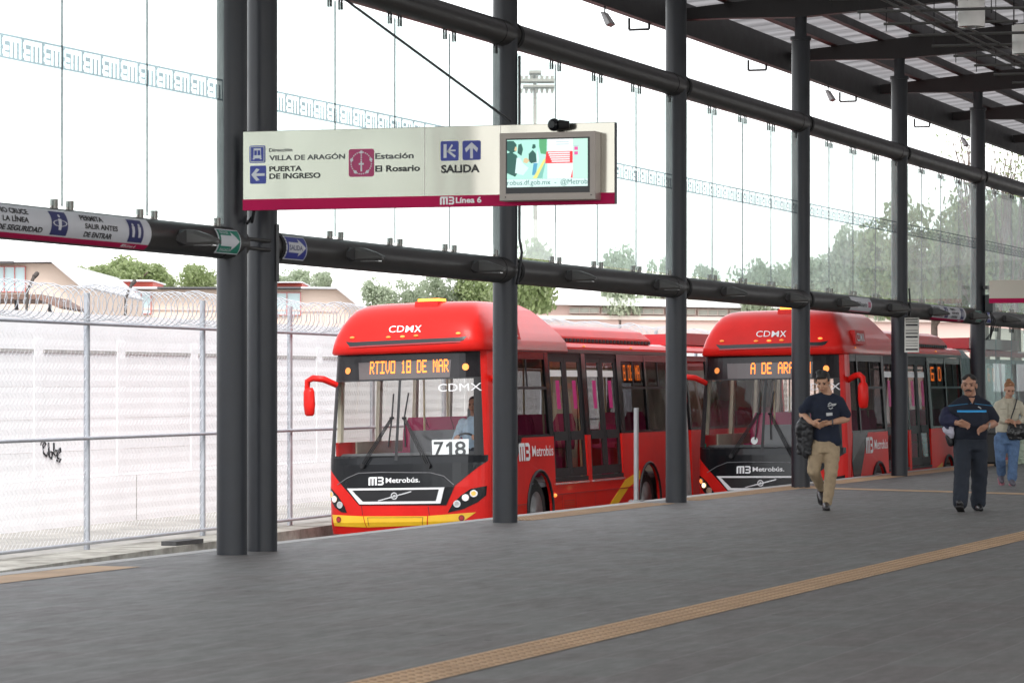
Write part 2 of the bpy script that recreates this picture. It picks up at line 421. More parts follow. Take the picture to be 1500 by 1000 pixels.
def strip(name, pts, z, mat=TACT, dots=None):
    mb = MB().add([(a, b, z) for a, b in pts], [tuple(range(len(pts)))])
    if dots:
        x0, x1, y0, y1 = dots; n = 0
        y = y0 + .05
        while y < y1 - .02:
            x = x0
            while x < x1:
                mb.add([(x - .018, y - .018, z), (x + .018, y - .018, z), (x + .018, y + .018, z), (x - .018, y + .018, z),
                        (x - .01, y - .01, z + .006), (x + .01, y - .01, z + .006), (x + .01, y + .01, z + .006), (x - .01, y + .01, z + .006)],
                       [(4, 5, 6, 7), (0, 1, 5, 4), (1, 2, 6, 5), (2, 3, 7, 6), (3, 0, 4, 7)], 1)
                x += .11
            y += .085
    return struct(mb.build(name, [mat, tactdot]))
M_hw = M('backdrop_window', (.3, .32, .34), .2)
tactdot = M('tactile_dot', (.3, .19, .11), .7)
strip('tactile_paving', [(-12, 5.95), (100, 5.95), (100, 6.32), (-12, 6.32)], .004, dots=(14, 60, 5.95, 6.32))
for a, b in ((-12, atY(170, 838, 12.2).x), (atY(750, 755, 12.2).x, atY(965, 735, 12.2).x), (atY(1000, 725, 12.2).x, atY(1180, 705, 12.2).x), (atY(1210, 705, 12.2).x, 90)):
    strip('tactile_paving', [(a, 11.97), (b, 11.97), (b, 12.45), (a, 12.45)], .004, dots=(max(a, 26), min(b, 50), 11.97, 12.45))
p0, p1 = atZ(1150, 713.5, 0), atZ(1500, 723.5, 0)
dx = (p1.x - p0.x) / (p1.y - p0.y)
strip('tactile_paving', [(p0.x - .25, p0.y), (p0.x + .35, p0.y), (p0.x + .35 - dx * 16, p0.y - 16), (p0.x - .25 - dx * 16, p0.y - 16)], .0045)

backdrop = empty('reflection_backdrop', (110, -26, 0)); tag(backdrop, 'long dark unseen block added opposite the platform to darken reflections', 'building')  # unseen block, added to darken reflections in bus sides and glass
hm = M('backdrop_wall', (.12, .115, .11), .8, 0, .3, .4)
MB().box((-80, -8, -1), (75, 0, 6.5)).build('wall', hm, backdrop); MB().box((75.01, -9, -1), (330, .0, 17)).build('tall_backdrop', hm, backdrop)  # taller added part hides bright sky from the glass reflections
for k in range(26): MB().box((-76 + 10 * k, .0, 1.0), (-71 + 10 * k, .05, 3.2)).build('window', M_hw, backdrop)
# ---- columns
CPX = [339.8, 384.2, 740, 990.5, 1173, 1317.5, 1432.5]
CX = [atY(x, 600, YC).x for x in CPX]
BAY = (CX[6] - CX[1]) / 5
CX = [CX[0] - BAY] + CX + [CX[6] + BAY, CX[6] + 2 * BAY]
RC = .136
def make_column():
    t = empty('station_column', (0, 0, 0))
    MB().tube([(0, 0, 0), (0, 0, 6.56)], RC, 32).build('shaft', steel, t)
    MB().tube([(0, 0, 6.55), (0, 0, 6.6)], RC + .018, 32).build('cap_plate', steel, t)
    MB().tube([(0, 0, 6.6), (0, 0, 7.02)], RC * .66, 24).build('neck', steel, t)
    return t
COLLAB = ['first dark steel column, beyond the left end of the safety banner',
          'dark steel column with green arrow plate, left one of the close pair',
          'dark steel column with a rod slot, right one of the close pair',
          'dark steel column passing behind the screen end of the hanging sign',
          'dark steel column between the slim silver post and the second bus',
          'dark steel column in front of the second bus windscreen',
          'dark steel column with the white notice strip hanging on it',
          'dark steel column behind the heads of the stocky man and the woman',
          'farther dark steel column past the woman, behind the second bus rear', 'farthest dark steel column of the row']
col0 = make_column()
for i, x in enumerate(CX):
    c = col0 if i == 0 else copy_tree(col0)
    c.location = (x, YC, 0); tag(c, COLLAB[i], 'column', 'columns along the platform edge')
# ---- pipe beams, glass screens, lamps
ZL, ZU, RP = 2.755, 5.34, .142
BAYS = [(CX[0], CX[1]), (CX[2], CX[3]), (CX[3], CX[4]), (CX[4], CX[5]), (CX[5], CX[6]), (CX[6], CX[7]), (CX[7], CX[8]), (CX[8], CX[9])]
BN = ['behind the big safety banner', 'just right of the paired columns', 'above the front bus doors',
      'above the front of the second bus', 'carrying the small white station plate', 'carrying the small far banner', 'past the last near column', 'at the far end of the row']
def pipe_beam(a, b, z):
    t = empty('pipe_beam', (a, YC, z))
    L = b - a
    MB().tube([(.02, 0, 0), (L + .085, 0, 0)], RP, 32).build('pipe', pipem, t)
    MB().tube([(RC + .0, 0, 0), (RC + .09, 0, 0)], RP + .012, 32).build('collar', clampdark, t)
    MB().tube([(L - .35, 0, 0), (L - .34, 0, 0)], RP + .003, 32).build('weld_ring', clampdark, t)
    return t
EMBFILM = emblem(0, 0, .27, .155)
def film_band(L):
    """frosted band: solid film with clear mirrored emblems, cut as cells"""
    mb = MB()
    n = max(1, int((L - .08) / .335)); pitch = (L - .06) / n
    W, H = 19, 11
    rows = ['0000000000000000000', '0111111111111111100', '0111111111111111110', '0110011001100000110', '0110011001100000110', '0110011001101111100',
            '0110011001101111100', '0110011001100000110', '0110011001101111110', '0110011001101111100', '0000000000000000000']
    ch = .19 / H; cw = pitch / W
    for i in range(n):
        u0 = .03 + i * pitch
        for r, row in enumerate(rows):
            z1 = .19 - r * ch; k = 0
            row = row[::-1]
            while k < W:
                if row[k] == '0':
                    j = k
                    while j < W and row[j] == '0': j += 1
                    mb.add([(u0 + k * cw, 0, z1 - ch), (u0 + j * cw, 0, z1 - ch), (u0 + j * cw, 0, z1), (u0 + k * cw, 0, z1)], [(0, 1, 2, 3)])
                    k = j
                else: k += 1
    return mb
def glass_screen(a, b, zb, zt, gmat, band=True, name='glass_screen', clamps_only_top=False):
    x0, x1 = a + RC + .03, b - RC - .05
    t = empty(name, (x0, YC, zb)); L = x1 - x0; H = zt - zb
    n = 4
    for i in range(n):
        MB().box((i * L / n + .006, -.006, .0), ((i + 1) * L / n - .006, .006, H)).build('pane', gmat, t)
    for i in range(1, n):
        MB().box((i * L / n - .005, -.0055, .0), (i * L / n + .005, .0055, H)).build('joint', joint, t)
    for i in range(0, n + 1):
        for s in (-1, 1):
            q = i * L / n + s * .14
            if q < 0 or q > L: continue
            bb = MB()
            bb.box((q - .022, -.024, -.03), (q + .022, -.0065, .05)); bb.box((q - .022, .0065, -.03), (q + .022, .024, .05))
            bb.build('clamp', chrome, t)
            bt = MB()
            bt.box((q - .013, -.02, H - .07), (q + .013, -.0065, H + .045)); bt.box((q - .013, .0065, H - .07), (q + .013, .02, H + .045))
            bt.build('clamp', clampdark, t)
    if band:
        o = film_band(L).build('frosted_band', film, t); o.location = (0, -.0075, 4.0 - zb)
    return t
lampmat = M('lamp_housing_grey', (.085, .083, .08), .45, .1, .15, 6)
def wedge_lamp():
    t = empty('wedge_lamp', (0, 0, 0))
    rings = []
    for y, w, z0, z1 in ((.03, .08, -.07, .06), (-.05, .09, -.07, .065), (-.12, .08, -.068, .055), (-.25, .06, -.062, .012), (-.31, .045, -.058, -.018), (-.33, .025, -.05, -.03)):
        rings.append([(-w, y, z0 + .02), (-w * .7, y, z0), (w * .7, y, z0), (w, y, z0 + .02), (w, y, z1 - .03), (w * .6, y, z1), (-w * .6, y, z1), (-w, y, z1 - .03)])
    MB().loft(rings, smooth=False).build('housing', lampmat, t)
    MB().add([(-.095, -.0, -.075), (-.095, -.06, -.07), (-.095, -.06, .06), (-.095, -.0, .06), (-.2, .0, -.03), (-.2, .0, .0)],
             [(0, 1, 2, 3), (0, 4, 1), (2, 5, 3), (1, 4, 5, 2), (0, 3, 5, 4)]).build('bracket', steelb, t)
    MB().box((-.045, -.28, -.0745), (.045, -.1, -.0665)).build('lens', lensm, t)
    return t
lamp0 = wedge_lamp(); nl = 0
for i, (a, b) in enumerate(BAYS):
    for z, nm in ((ZL, 'lower'), (ZU, 'upper')):
        tag(pipe_beam(a, b, z), 'dark %s pipe beam %s' % (nm, BN[i]), 'beam', 'pipe beams between the columns')
    tag(glass_screen(a, b, ZL + RP + .02, ZU - RP - .03, scrglass), 'glass screen with frosted emblem band, %s' % BN[i].replace('carrying', 'above'), 'glass screen', 'glass screens between the pipe beams')
    for j, fr in enumerate((.28, .805)):
        if i == 0 and j == 0: continue
        o = lamp0 if nl == 0 else copy_tree(lamp0); nl += 1
        o.location = (a + (b - a) * fr, YC - RP + .01, ZL)
        tag(o, '%s dark wedge lamp on the lower pipe beam %s' % (('first', 'second')[j], BN[i]), 'lamp', 'wedge lamps on the lower pipe beam')
for i in (6, 7):
    a, b = BAYS[i]
    tag(glass_screen(a, b, .12, ZL - RP - .03, lowglass, False), ('green tinted waist-high to head-high glass screen behind the woman', 'green tinted low glass screen at the far end of the row')[i - 6], 'glass screen', 'low glass screens')
# rods through the slot of the paired column
t = empty('tie_rods', (CX[1], YC, ZL))
for dz in (-.035, .045): MB().tube([(.1, -.1, dz), (CX[2] - CX[1], -.1, dz)], .018, 10).build('rod', pipem, t)
MB().box((CX[2] - CX[1] - .02, -.146, -.32), (CX[2] - CX[1] + .05, -.11, .2)).build('slot', black, t)
tag(t, 'two short grey tie rods joining the paired columns', 'rods')

# ---- roof
def zr(Y): return 6.72 + (13.95 - Y) * .088 if Y > .5 else 6.72 + (13.95 - 1.0 + Y) * .088
XR0, XR1 = 4, 170
mb = MB()
prof = [(14.15, zr(13.95) + .53), (.5, zr(.5) + .56), (-13.2, zr(-13.0) + .53)]
def sheet_ribs():
    mb = MB(); xs = []; x = XR0
    while x < XR1:
        xs += [(x, .0), (x + .8, .0), (x + .83, .018), (x + .9, .018), (x + .93, .0)]; x += .93
    vs = []; k = len(prof)
    for x, dz in xs: vs += [(x, y, z + dz) for y, z in prof]
    fs = [(i * k + j, i * k + j + 1, (i + 1) * k + j + 1, (i + 1) * k + j) for i in range(len(xs) - 1) for j in range(k - 1)]
    return mb.add(vs, fs)
tag(sheet_ribs().build('roof_sheeting', ROOFMAT), 'translucent grey ribbed roof sheeting over the platform', 'roof')
PUR = [(13.2, .09, .2), (12.42, .06, .16), (11.75, .1, .22), (11.2, .06, .16), (10.45, .1, .2), (9.75, .06, .16), (9.05, .1, .22), (8.3, .06, .16), (7.5, .1, .2), (6.6, .06, .18), (5.6, .1, .2),
       (4.4, .08, .2), (3.0, .1, .2), (1.6, .08, .2)]
for k, (y, w, h) in enumerate(PUR):
    z = zr(y) + .342
    b = MB().box((XR0, y - w / 2, z), (XR1, y + w / 2, z + h * .92))
    b.box((XR0, y - w / 2 - .05, z - .0), (XR1, y - w / 2, z + .02)) 
    tag(b.build('purlin', steelb), 'long dark roof purlin, number %d counted inwards from the eave' % (k + 1), 'purlin', 'purlins under the roof sheeting')
for i, x in enumerate([CX[1] - 2 * BAY] + CX):
    b = MB()
    ys = [13.92, 13.2, 12.1, 10, 8, .5, -11]
    hs_ = [.16, .22, .34, .38, .4, .42, .3]
    rings = [[(x - .09, y, zr(y)), (x + .09, y, zr(y)), (x + .09, y, zr(y) + .34 if y > 12 else zr(y) + .34), (x - .09, y, zr(y) + .34)] for y, h in zip(ys, hs_)]
    for q, h, y in zip(rings, hs_, ys):
        for m_ in (0, 1): q[m_] = (q[m_][0], y, zr(y) + .34 - h)
    b.loft(rings, smooth=False)
    tag(b.build('roof_beam', steelb), 'dark tapered roof beam resting on %s' % (['no visible column, far left', 'the first column on the left', 'the left column of the close pair', 'the right column of the close pair', 'the column behind the screen', 'the column beside the silver post', 'the column behind the man in beige trousers', 'the column with the white notice strip', 'the column behind the stocky man', 'the column past the woman', 'the farthest column'][i]), 'beam', 'roof beams over the columns')
ze = zr(13.95)
b = MB().box((XR0, 13.94, ze - .02), (XR1, 13.98, ze + .34)); b.box((XR0, 13.86, ze - .02), (XR1, 13.939, ze + .0)); b.box((XR0, 13.981, ze + .2), (XR1, 14.14, ze + .22)); b.box((XR0, 14.1, ze + .221), (XR1, 14.14, ze + .5)); b.box((XR0, 13.985, ze + .221), (XR1, 14.09, ze + .5))
tag(b.build('eave_beam', steelb), 'long dark channel beam along the edge of the roof', 'beam')
# eave brackets and floodlights
br0 = empty('eave_bracket', (0, 0, 0))
b = MB()
for p, q in (((0, -.0, .05), (0, -.0, -.12)), ((0, 0, -.12), (0, -.3, -.12)), ((0, -.3, -.12), (0, -.3, -.0))): b.tube([p, q], .02, 6)
b.build('frame', steelb, br0)
BRX = [(946, 38), (1118, 94), (1250, 145), (1358, 180)]
for i, (px, py) in enumerate(BRX):
    o = br0 if i == 0 else copy_tree(br0)
    o.location = (atY(px, py, 14.0).x, 14.25, ze + .02)
    tag(o, 'small square dark bracket under the roof edge, %s' % ['nearest one along the edge', 'second from the nearest', 'third from the nearest', 'farthest one along the edge'][i], 'bracket', 'brackets under the roof edge')
fl0 = empty('floodlight', (0, 0, 0))
MB().tube([(0, .0, 0), (0, 0, -.1)], .012, 6).build('stem', clampdark, fl0)
lampg = M('floodlight_grey', (.32, .31, .31), .4, .3)
b = MB().loft([[(-.1, -.02, -.08), (.1, -.02, -.08), (.1, .04, -.08), (-.1, .04, -.08)], [(-.13, -.12, -.24), (.13, -.12, -.24), (.13, -.05, -.28), (-.13, -.05, -.28)]], smooth=False); bevel(recalc(b.build('head', lampg, fl0)), .01)
for i, (px, py) in enumerate([(886, 16), (1213, 128), (1410, 198)]):
    o = fl0 if i == 0 else copy_tree(fl0)
    o.location = (atY(px, py, 13.9).x, 13.9, ze - .02)
    tag(o, 'small grey floodlight hanging from the roof edge, %s' % ['above the hanging screen', 'the middle one', 'near the far end of the roof edge'][i], 'floodlight', 'floodlights under the roof edge')
# hanging rod rack with pendant lamps
ZR = 5.9
rackm = M('rack_grey', (.1, .098, .092), .5, .2)
t = empty('hanging_rod_rack', (0, 8.4, ZR))
for dy, dz in ((0, 0), (-.12, .03), (.1, -.02)): MB().tube([(34, dy, dz), (72, dy, dz)], .016, 8).build('rail', rackm, t)
x = atY(1294.7, 24.2, 9.15).x - 4 * 1.43; k = 0
while x < 62:
    for y0, y1 in ((.75, -1.4 if k % 2 else -.9),):
        MB().tube([(x, y0, .02), (x, y1, .0)], .018, 8).build('cross_rod', rackm, t)
    MB().tube([(x, .72, -.07), (x, .72, zr(9.1) - ZR + .34)], .006, 5).build('hanger', clampdark, t)
    MB().tube([(x, -.85, -.05), (x, -.85, zr(7.6) - ZR + .34)], .006, 5).build('hanger', clampdark, t)
    x += 1.43; k += 1
tag(t, 'hanging rack of thin grey rods and rails under the roof', 'rod rack')
pw = M('pendant_white', (.88, .86, .82), .5, 0, .05)
pl0 = empty('pendant_lamp', (0, 0, 0))
MB().tube([(0, 0, 0), (0, 0, .30)], .16, 40).build('drum', pw, pl0); MB().tube([(0, 0, .302), (0, 0, .37)], .163, 40).build('rim', pw, pl0)
MB().tube([(0, 0, .37), (0, 0, zr(7.9) - 5.76 + .3)], .012, 8).build('cord', clampdark, pl0)
b = MB(); b.add(*[([(r * math.cos(k * math.pi / 12), r * math.sin(k * math.pi / 12), -.004 - (.16 - r) * .1) for r in (.15, .08) for k in range(24)]), [(k, (k + 1) % 24, 24 + (k + 1) % 24, 24 + k) for k in range(24)]], 0)
b.build('reflector', lensm, pl0)
for i, (px, py) in enumerate([(1423, 38), (1501, 82)]):
    o = pl0 if i == 0 else copy_tree(pl0)
    q = atY(px, py, 7.9); o.location = (q.x, 7.9, 5.76)
    tag(o, ['white drum pendant lamp, the nearer and larger of the two', 'white drum pendant lamp cut by the picture edge, the lower one'][i], 'pendant lamp', 'drum pendant lamps under the roof')
# tension cable and hanging cables
sx = CX[1] - .3
q0, q1 = atX(498, -6, sx + .6), atX(748, 178, sx + .02)
tag(MB().tube([q0, q1], .012, 6).build('stay_cable', black), 'thin dark stay cable running down from upper left to the hanging sign', 'cable')

# ================================================================== SIGNS
SX = CX[1] - .34
steelsh = brushed()
pS = atX(356, 193, SX); pE = atX(900, 178, SX)
zTop, zBot = pS.z, atX(356, 308, SX).z
def sg(zx, zy): p = atX(340 + zx / 2.586, 160 + zy / 2.586, SX); return pS.y - p.y, p.z
sign = empty('hanging_sign', (SX, pS.y, 0))
tag(sign, 'long hanging station sign of polished steel with magenta stripe and blue pictograms', 'sign')
SW = pS.y - pE.y
zMag = sg(45, 342)[1]
def smp(u, v, off): return (-off, -u, v)
bevel(MB().box((0, 0, zBot), (.07, -SW, zTop)).build('panel', steelsh, sign), .004)
MB().box((-.002, .002, zBot - .002), (.072, -SW - .002, zMag)).build('stripe', magenta, sign)
MB().box((.001, -SW - .003, zBot + .001), (.069, -SW - .0005, zTop - .001)).build('end_cap', steel, sign)
for yy in (-.25, -SW + .9):
    MB().box((.07, yy, 3.4), (.2, yy - .06, 3.6)).build('bracket', steelb, sign)
seam = M('sheet_seam', (.45, .43, .4), .4, .5)
for zx in (728, 1016):
    u = sg(zx, 200)[0]; MB().box((-.0015, -u, zMag + .002), (.0, -u - .005, zTop - .003)).build('seam', seam, sign)
def stext(name, body, zx0, zx1, zyb, zyt, mat, bold=.012, off=.0025, par=None):
    u0, b = sg(zx0, zyb); u1 = sg(zx1, zyb)[0]; t = sg(zx0, zyt)[1]
    mb = MB(); put2d(mb, fit_text(body, u0, u1, b, t - b, bold), smp, off); return mb.build(name, mat, par or sign)
greyink = M('grey_ink', (.09, .09, .095), .5)
stext('lettering', 'Dirección', 140, 228, 162, 149, greyink, .025)
stext('lettering', 'VILLA DE ARAGÓN', 141, 428, 194.5, 176, greyink, .026)
stext('lettering', 'PUERTA', 141, 265, 236, 217, inkm, .03)
stext('lettering', 'DE INGRESO', 141, 335, 264, 244, inkm, .03)
stext('lettering', 'Estación', 542, 688, 189, 167, greyink, .026)
stext('lettering', 'El Rosario', 542, 712, 237, 214, inkm, .03)
stext('lettering', 'SALIDA', 792, 938, 241, 212, inkm, .035)
stext('line_lettering', 'Línea 6', 848, 945, 355, 334, whitel, .03, .0045)
mb = MB(); u0, b0 = sg(788, 362); u1, b1 = sg(842, 331); put2d(mb, emblem(u0, b0, u1 - u0, b1 - b0), smp, .0045); mb.build('emblem', whitel, sign)
def picto(name, zx0, zy0, zx1, zy1, mat, border=True):
    u0, t = sg(zx0, zy0); u1, b = sg(zx1, zy1); w = u1 - u0
    o = MB(); put2d(o, rrect(u0, b, u1, t, w * .09), smp, .0025)
    o = o.build(name, mat, sign)
    return o, u0, b, w, t - b
pb, u0, b0, w, h = picto('pictogram', 66, 139, 126, 203, blues)
g = MB()
put2d(g, ([(u0 + .06 * w, b0 + .05 * h), (u0 + .94 * w, b0 + .05 * h), (u0 + .94 * w, b0 + .95 * h), (u0 + .06 * w, b0 + .95 * h), (u0 + .1 * w, b0 + .09 * h), (u0 + .9 * w, b0 + .09 * h), (u0 + .9 * w, b0 + .91 * h), (u0 + .1 * w, b0 + .91 * h)], [(0, 1, 5, 4), (1, 2, 6, 5), (2, 3, 7, 6), (3, 0, 4, 7)]), smp, .004)
for a, b, c, d in ((.25, .26, .75, .44), (.27, .44, .31, .78), (.48, .44, .52, .72), (.69, .44, .73, .78), (.27, .72, .73, .84), (.22, .2, .34, .26), (.66, .2, .78, .26)):
    put2d(g, rect2d(u0 + a * w, b0 + b * h, u0 + c * w, b0 + d * h), smp, .0041 + .0001 * a)
g.build('symbol', signw, pb)
def arrow2d(cx, cy, s, ang):
    pts = [(-.42, .075), (.12, .075), (-.1, .3), (.1, .36), (.42, 0), (.1, -.36), (-.1, -.3), (.12, -.075), (-.42, -.075)]
    ca, sa = math.cos(ang), math.sin(ang)
    return [(cx + s * (a * ca - b * sa), cy + s * (a * sa + b * ca)) for a, b in pts], [tuple(range(9))]
pb, u0, b0, w, h = picto('pictogram', 68, 215, 129, 282, blues); g = MB(); put2d(g, arrow2d(u0 + w / 2, b0 + h / 2, w, math.pi), smp, .004); g.build('symbol', signw, pb)
pb, u0, b0, w, h = picto('pictogram', 873, 120, 942, 192, blues); g = MB(); put2d(g, arrow2d(u0 + w / 2, b0 + h / 2, w, math.pi / 2), smp, .004); g.build('symbol', signw, pb)
pb, u0, b0, w, h = picto('pictogram', 790, 122, 858, 195, blues); g = MB()
put2d(g, rect2d(u0 + .17 * w, b0 + .15 * h, u0 + .34 * w, b0 + .85 * h), smp, .004)
for p in ([(.36, .47), (.78, .15), (.86, .24), (.42, .56)], [(.36, .44), (.62, .84), (.7, .78), (.44, .42)], [(.5, .48), (.84, .48), (.84, .56), (.5, .56)]):
    put2d(g, poly2d(*[(u0 + a * w, b0 + b * h) for a, b in p]), smp, .0042)
g.build('symbol', signw, pb)
pb, u0, b0, w, h = picto('station_icon', 442, 152, 538, 255, M('rosary_pink', (.42, .03, .13), .4)); g = MB()
cx, cy, rr = u0 + w / 2, b0 + h * .49, w * .40
for k in range(30):
    t = 2 * math.pi * k / 30 + math.pi / 2
    big = k in (0, 6, 12, 18, 24)
    put2d(g, disc2d(cx + rr * math.cos(t), cy + rr * math.sin(t), w * (.062 if big else .026), n=12), smp, .004)
for k in range(3): put2d(g, disc2d(cx, cy + rr * (.72 - .2 * k), w * .03, n=10), smp, .004)
put2d(g, rect2d(cx - .03 * w, cy - .3 * h, cx + .03 * w, cy + .08 * h), smp, .0041); put2d(g, rect2d(cx - .1 * w, cy - .06 * h, cx - .031 * w, cy + .0 * h), smp, .0041); put2d(g, rect2d(cx + .031 * w, cy - .06 * h, cx + .1 * w, cy + .0 * h), smp, .0041)
g.build('symbol', signw, pb)
# screen
FX = SX - .16
def sc(px, py): p = atX(px, py, FX); return pS.y - p.y, p.z
bz = M('screen_bezel', (.33, .29, .26), .45, .35, .05)
scr = empty('information_screen', (FX, pS.y, 0))
tag(scr, 'flat information screen in a steel case on the right end of the hanging sign', 'screen')
u0, t0 = sc(731.5, 195.5); u1, b1 = sc(872, 290); b0 = sc(733, 294.6)[1]
o = MB().box((0, -u0, b0), (.158, -u1, t0)).build('case', bz, scr); bevel(o, .006)
for px, py in ((740.5, 289), (866, 285.5)):
    a, b = sc(px, py); MB().tube([(-.003, -a, b), (.0, -a, b)], .006, 8).build('screw', black, scr)
a0, t0 = sc(741, 203.5); a1, b1 = sc(864, 281.5); b0 = sc(741, 284)[1]
g = MB(); put2d(g, rect2d(a0, b0, a1, t0), smp, .002); dk = g.build('display', black, scr)
L0 = b0 + (t0 - b0) * .115; PWd = a1 - a0; PH = t0 - L0
def E(name, col, e=1.0): return M(name, tuple(c * .3 for c in col), .4, emit=e)
pics = {}
def pic(name, col, pts, off, e=1.0):
    if name not in pics: pics[name] = (MB(), E(name, col, e))
    put2d(pics[name][0], poly2d(*[(a0 + .012 + a * (PWd - .03), L0 + b * (PH - .012)) for a, b in pts]), smp, off)
pic('mint_picture', (.5, .95, .8), [(0, .17), (.5, .17), (.5, 1), (0, 1)], .003)
pic('bright_field', (.95, 1, 1), [(.501, .17), (.82, .17), (.82, 1), (.501, 1)], .003)
pic('mint_column', (.6, .95, .8), [(.821, .17), (1, .17), (1, 1), (.821, 1)], .003)
pic('ticker_bar', (.75, 1, .95), [(0, 0), (1, 0), (1, .168), (0, .168)], .003)
pic('dark_figure', (.03, .12, .1), [(0, .3), (.1, .22), (.18, .4), (.12, .68), (.05, .75), (0, .72)], .0035)
pic('dark_figure', (.03, .12, .1), [(.0, .78), (.06, .72), (.11, .76), (.12, .9), (.08, .98), (.0, .98)], .0035)
pic('dark_figure', (.03, .12, .1), [(.13, .72), (.18, .66), (.2, .8), (.18, .92), (.14, .9)], .0036)
pic('dark_figure', (.03, .12, .1), [(.27, .55), (.3, .5), (.37, .52), (.36, .7), (.32, .78), (.27, .7)], .0036)
pic('dark_figure', (.03, .12, .1), [(.31, .82), (.33, .8), (.36, .83), (.35, .9), (.32, .9)], .0036)
pic('pale_shirt', (.75, 1, 1), [(.1, .3), (.2, .25), (.27, .4), (.2, .5), (.16, .62), (.12, .62)], .0037)
pic('pale_shirt', (.75, 1, 1), [(.3, .5), (.39, .5), (.4, .6), (.38, .78), (.37, .72), (.37, .52)], .0038)
pic('street_green', (.12, .45, .2), [(.42, .7), (.49, .68), (.495, 1), (.4, 1), (.4, .85)], .0035)
pic('skin_tone', (.8, .6, .35), [(.2, .52), (.25, .5), (.28, .56), (.24, .62), (.21, .6)], .0039); pic('skin_tone', (.8, .6, .35), [(.09, .78), (.12, .76), (.125, .84), (.1, .86)], .0039)
pic('yellow_kerb', (.95, .85, .25), [(.32, .18), (.37, .18), (.48, .55), (.465, .6)], .0036)
pic('pavement_green', (.25, .6, .5), [(.37, .18), (.44, .18), (.49, .6), (.481, .55)], .0036)
pic('blue_trousers', (.1, .4, .6), [(.31, .25), (.36, .25), (.38, .5), (.33, .5)], .0035)
pic('red_box', (.9, .04, .05), [(.47, .49), (.815, .49), (.815, .74), (.49, .74)], .0036); pic('red_box', (.9, .04, .05), [(.79, .18), (.815, .18), (.815, .36)], .0036)
for k in range(5): pic('caption_lines', (1, .93, .95), [(.51 + .012 * k, .515 + .045 * (4 - k)), (.78, .515 + .045 * (4 - k)), (.78, .545 + .045 * (4 - k)), (.51 + .012 * k, .545 + .045 * (4 - k))], .004)
for y in (.66, .76): pic('pink_icons', (.85, .12, .4), [(.835, y), (.88, y), (.88, y + .07), (.835, y + .07)], .0036)
for y in (.88, .93): pic('grey_caption', (.5, .65, .7), [(.61, y), (.77, y), (.77, y + .015), (.61, y + .015)], .0036)
pic('grey_caption', (.5, .65, .7), [(.825, .84), (.89, .84), (.89, .86), (.825, .86)], .0036)
for nme, (m_, mt) in pics.items(): m_.build(nme, mt, dk)
g = MB(); put2d(g, fit_text('robus.df.gob.mx  -  @Metrob', a0 + .014, a1 - .02, L0 + .045 * PH, PH * .1, .0), smp, .004); g.build('ticker_lettering', M('ticker_ink', (.02, .16, .16), .5), dk)
# camera dome
p = atX(811.5, 183, SX - .1)
t = empty('security_camera', p)
MB().ball((0, 0, 0), .055, 18, 12).build('dome', blackg, t); MB().tube([(.0, -.045, 0), (.02, -.13, .0)], [.045, .03], 14).build('mount', clampdark, t)
MB().tube([(-.045, .006, 0), (-.056, .007, 0)], .03, 14).build('lens', black, t)
tag(t, 'small round black security camera on top of the hanging sign', 'camera')
# pipe signs
def pmp(a, ph, off): r = RP + .008 + off; return (a, -r * math.cos(ph), r * math.sin(ph))
phs = [R(q) for q in range(-70, 71, 7)]
def psheet(par, name, mat, a0, a1, f0, f1, off, curved_end=False):
    mb = MB(); put2d(mb, rect2d(a0, R(f0), a1, R(f1)), pmp, off, 0, [[], phs]); return mb.build(name, mat, par)
BL = 2.85
def banner():
    t = empty('safety_banner', (0, YC, ZL))
    psheet(t, 'sheet', signw, -BL, 0, -60, 52, 0)
    psheet(t, 'stripe', magenta, -BL, .0, -60, -38.5, .002)
    def xx(px): return (atY(px, 330, YC - .1).x - atY(214, 330, YC - .1).x)
    def tx(body, p0, p1, f0, f1, mat=inkm, bold=.03, sh=0):
        mb = MB(); put2d(mb, fit_text(body, xx(p0), xx(p1), R(f0), R(f1 - f0), bold, sh), pmp, .0035, 0, [[], phs]); mb.build('lettering', mat, t)
    tx('NO CRUCE', -9, 34.5, 21, 38); tx('LA LÍNEA', -5, 33.5, -3, 12); tx('DE SEGURIDAD', -11, 55, -29, -13)
    tx('PERMITA', 111, 144.5, 21, 38); tx('SALIR ANTES', 116, 164, -3, 12); tx('DE ENTRAR', 116, 157, -29, -13)
    tx('Línea 6', 184, 198, -54, -43, whitel, .01)
    mb = MB(); put2d(mb, emblem(xx(177), R(-54), xx(183) - xx(177), R(11)), pmp, .0035, 0, [[], phs]); mb.build('emblem', whitel, t)
    for p0, p1, kind in ((67, 91, 0), (181, 202, 1)):
        A0, A1 = xx(p0), xx(p1); w = A1 - A0
        o = psheet(t, 'pictogram', navyink, A0, A1, -33, 42, .003)
        mb = MB()
        if kind == 0: put2d(mb, ring2d(A0 + w / 2, R(4), w * .36, w * .43, 28, 1.35), pmp, .006, 0, [[], phs])
        for q in ((.5,) if kind == 0 else (.28, .7)):
            put2d(mb, disc2d(A0 + q * w, R(26 if kind == 0 else 22), w * .07, R(5)), pmp, .006)
            put2d(mb, poly2d((A0 + (q - .1) * w, R(17)), (A0 + (q + .1) * w, R(17)), (A0 + (q + .08) * w, R(-16)), (A0 + (q - .08) * w, R(-16))), pmp, .006, 0, [[], phs])
        mb.build('symbol', signw, o)
    return t
b1 = banner(); b1.location = (atY(214, 330, YC - .1).x, YC, ZL)
tag(b1, 'long curved white safety banner with magenta stripe at the far left', 'sign', 'safety banners on the pipe beam')
b2 = copy_tree(b1); b2.location = (atY(1411, 465, YC - .1).x, YC, ZL); tag(b2, 'curved white safety banner with magenta stripe, above the stocky man', 'sign', 'safety banners on the pipe beam')
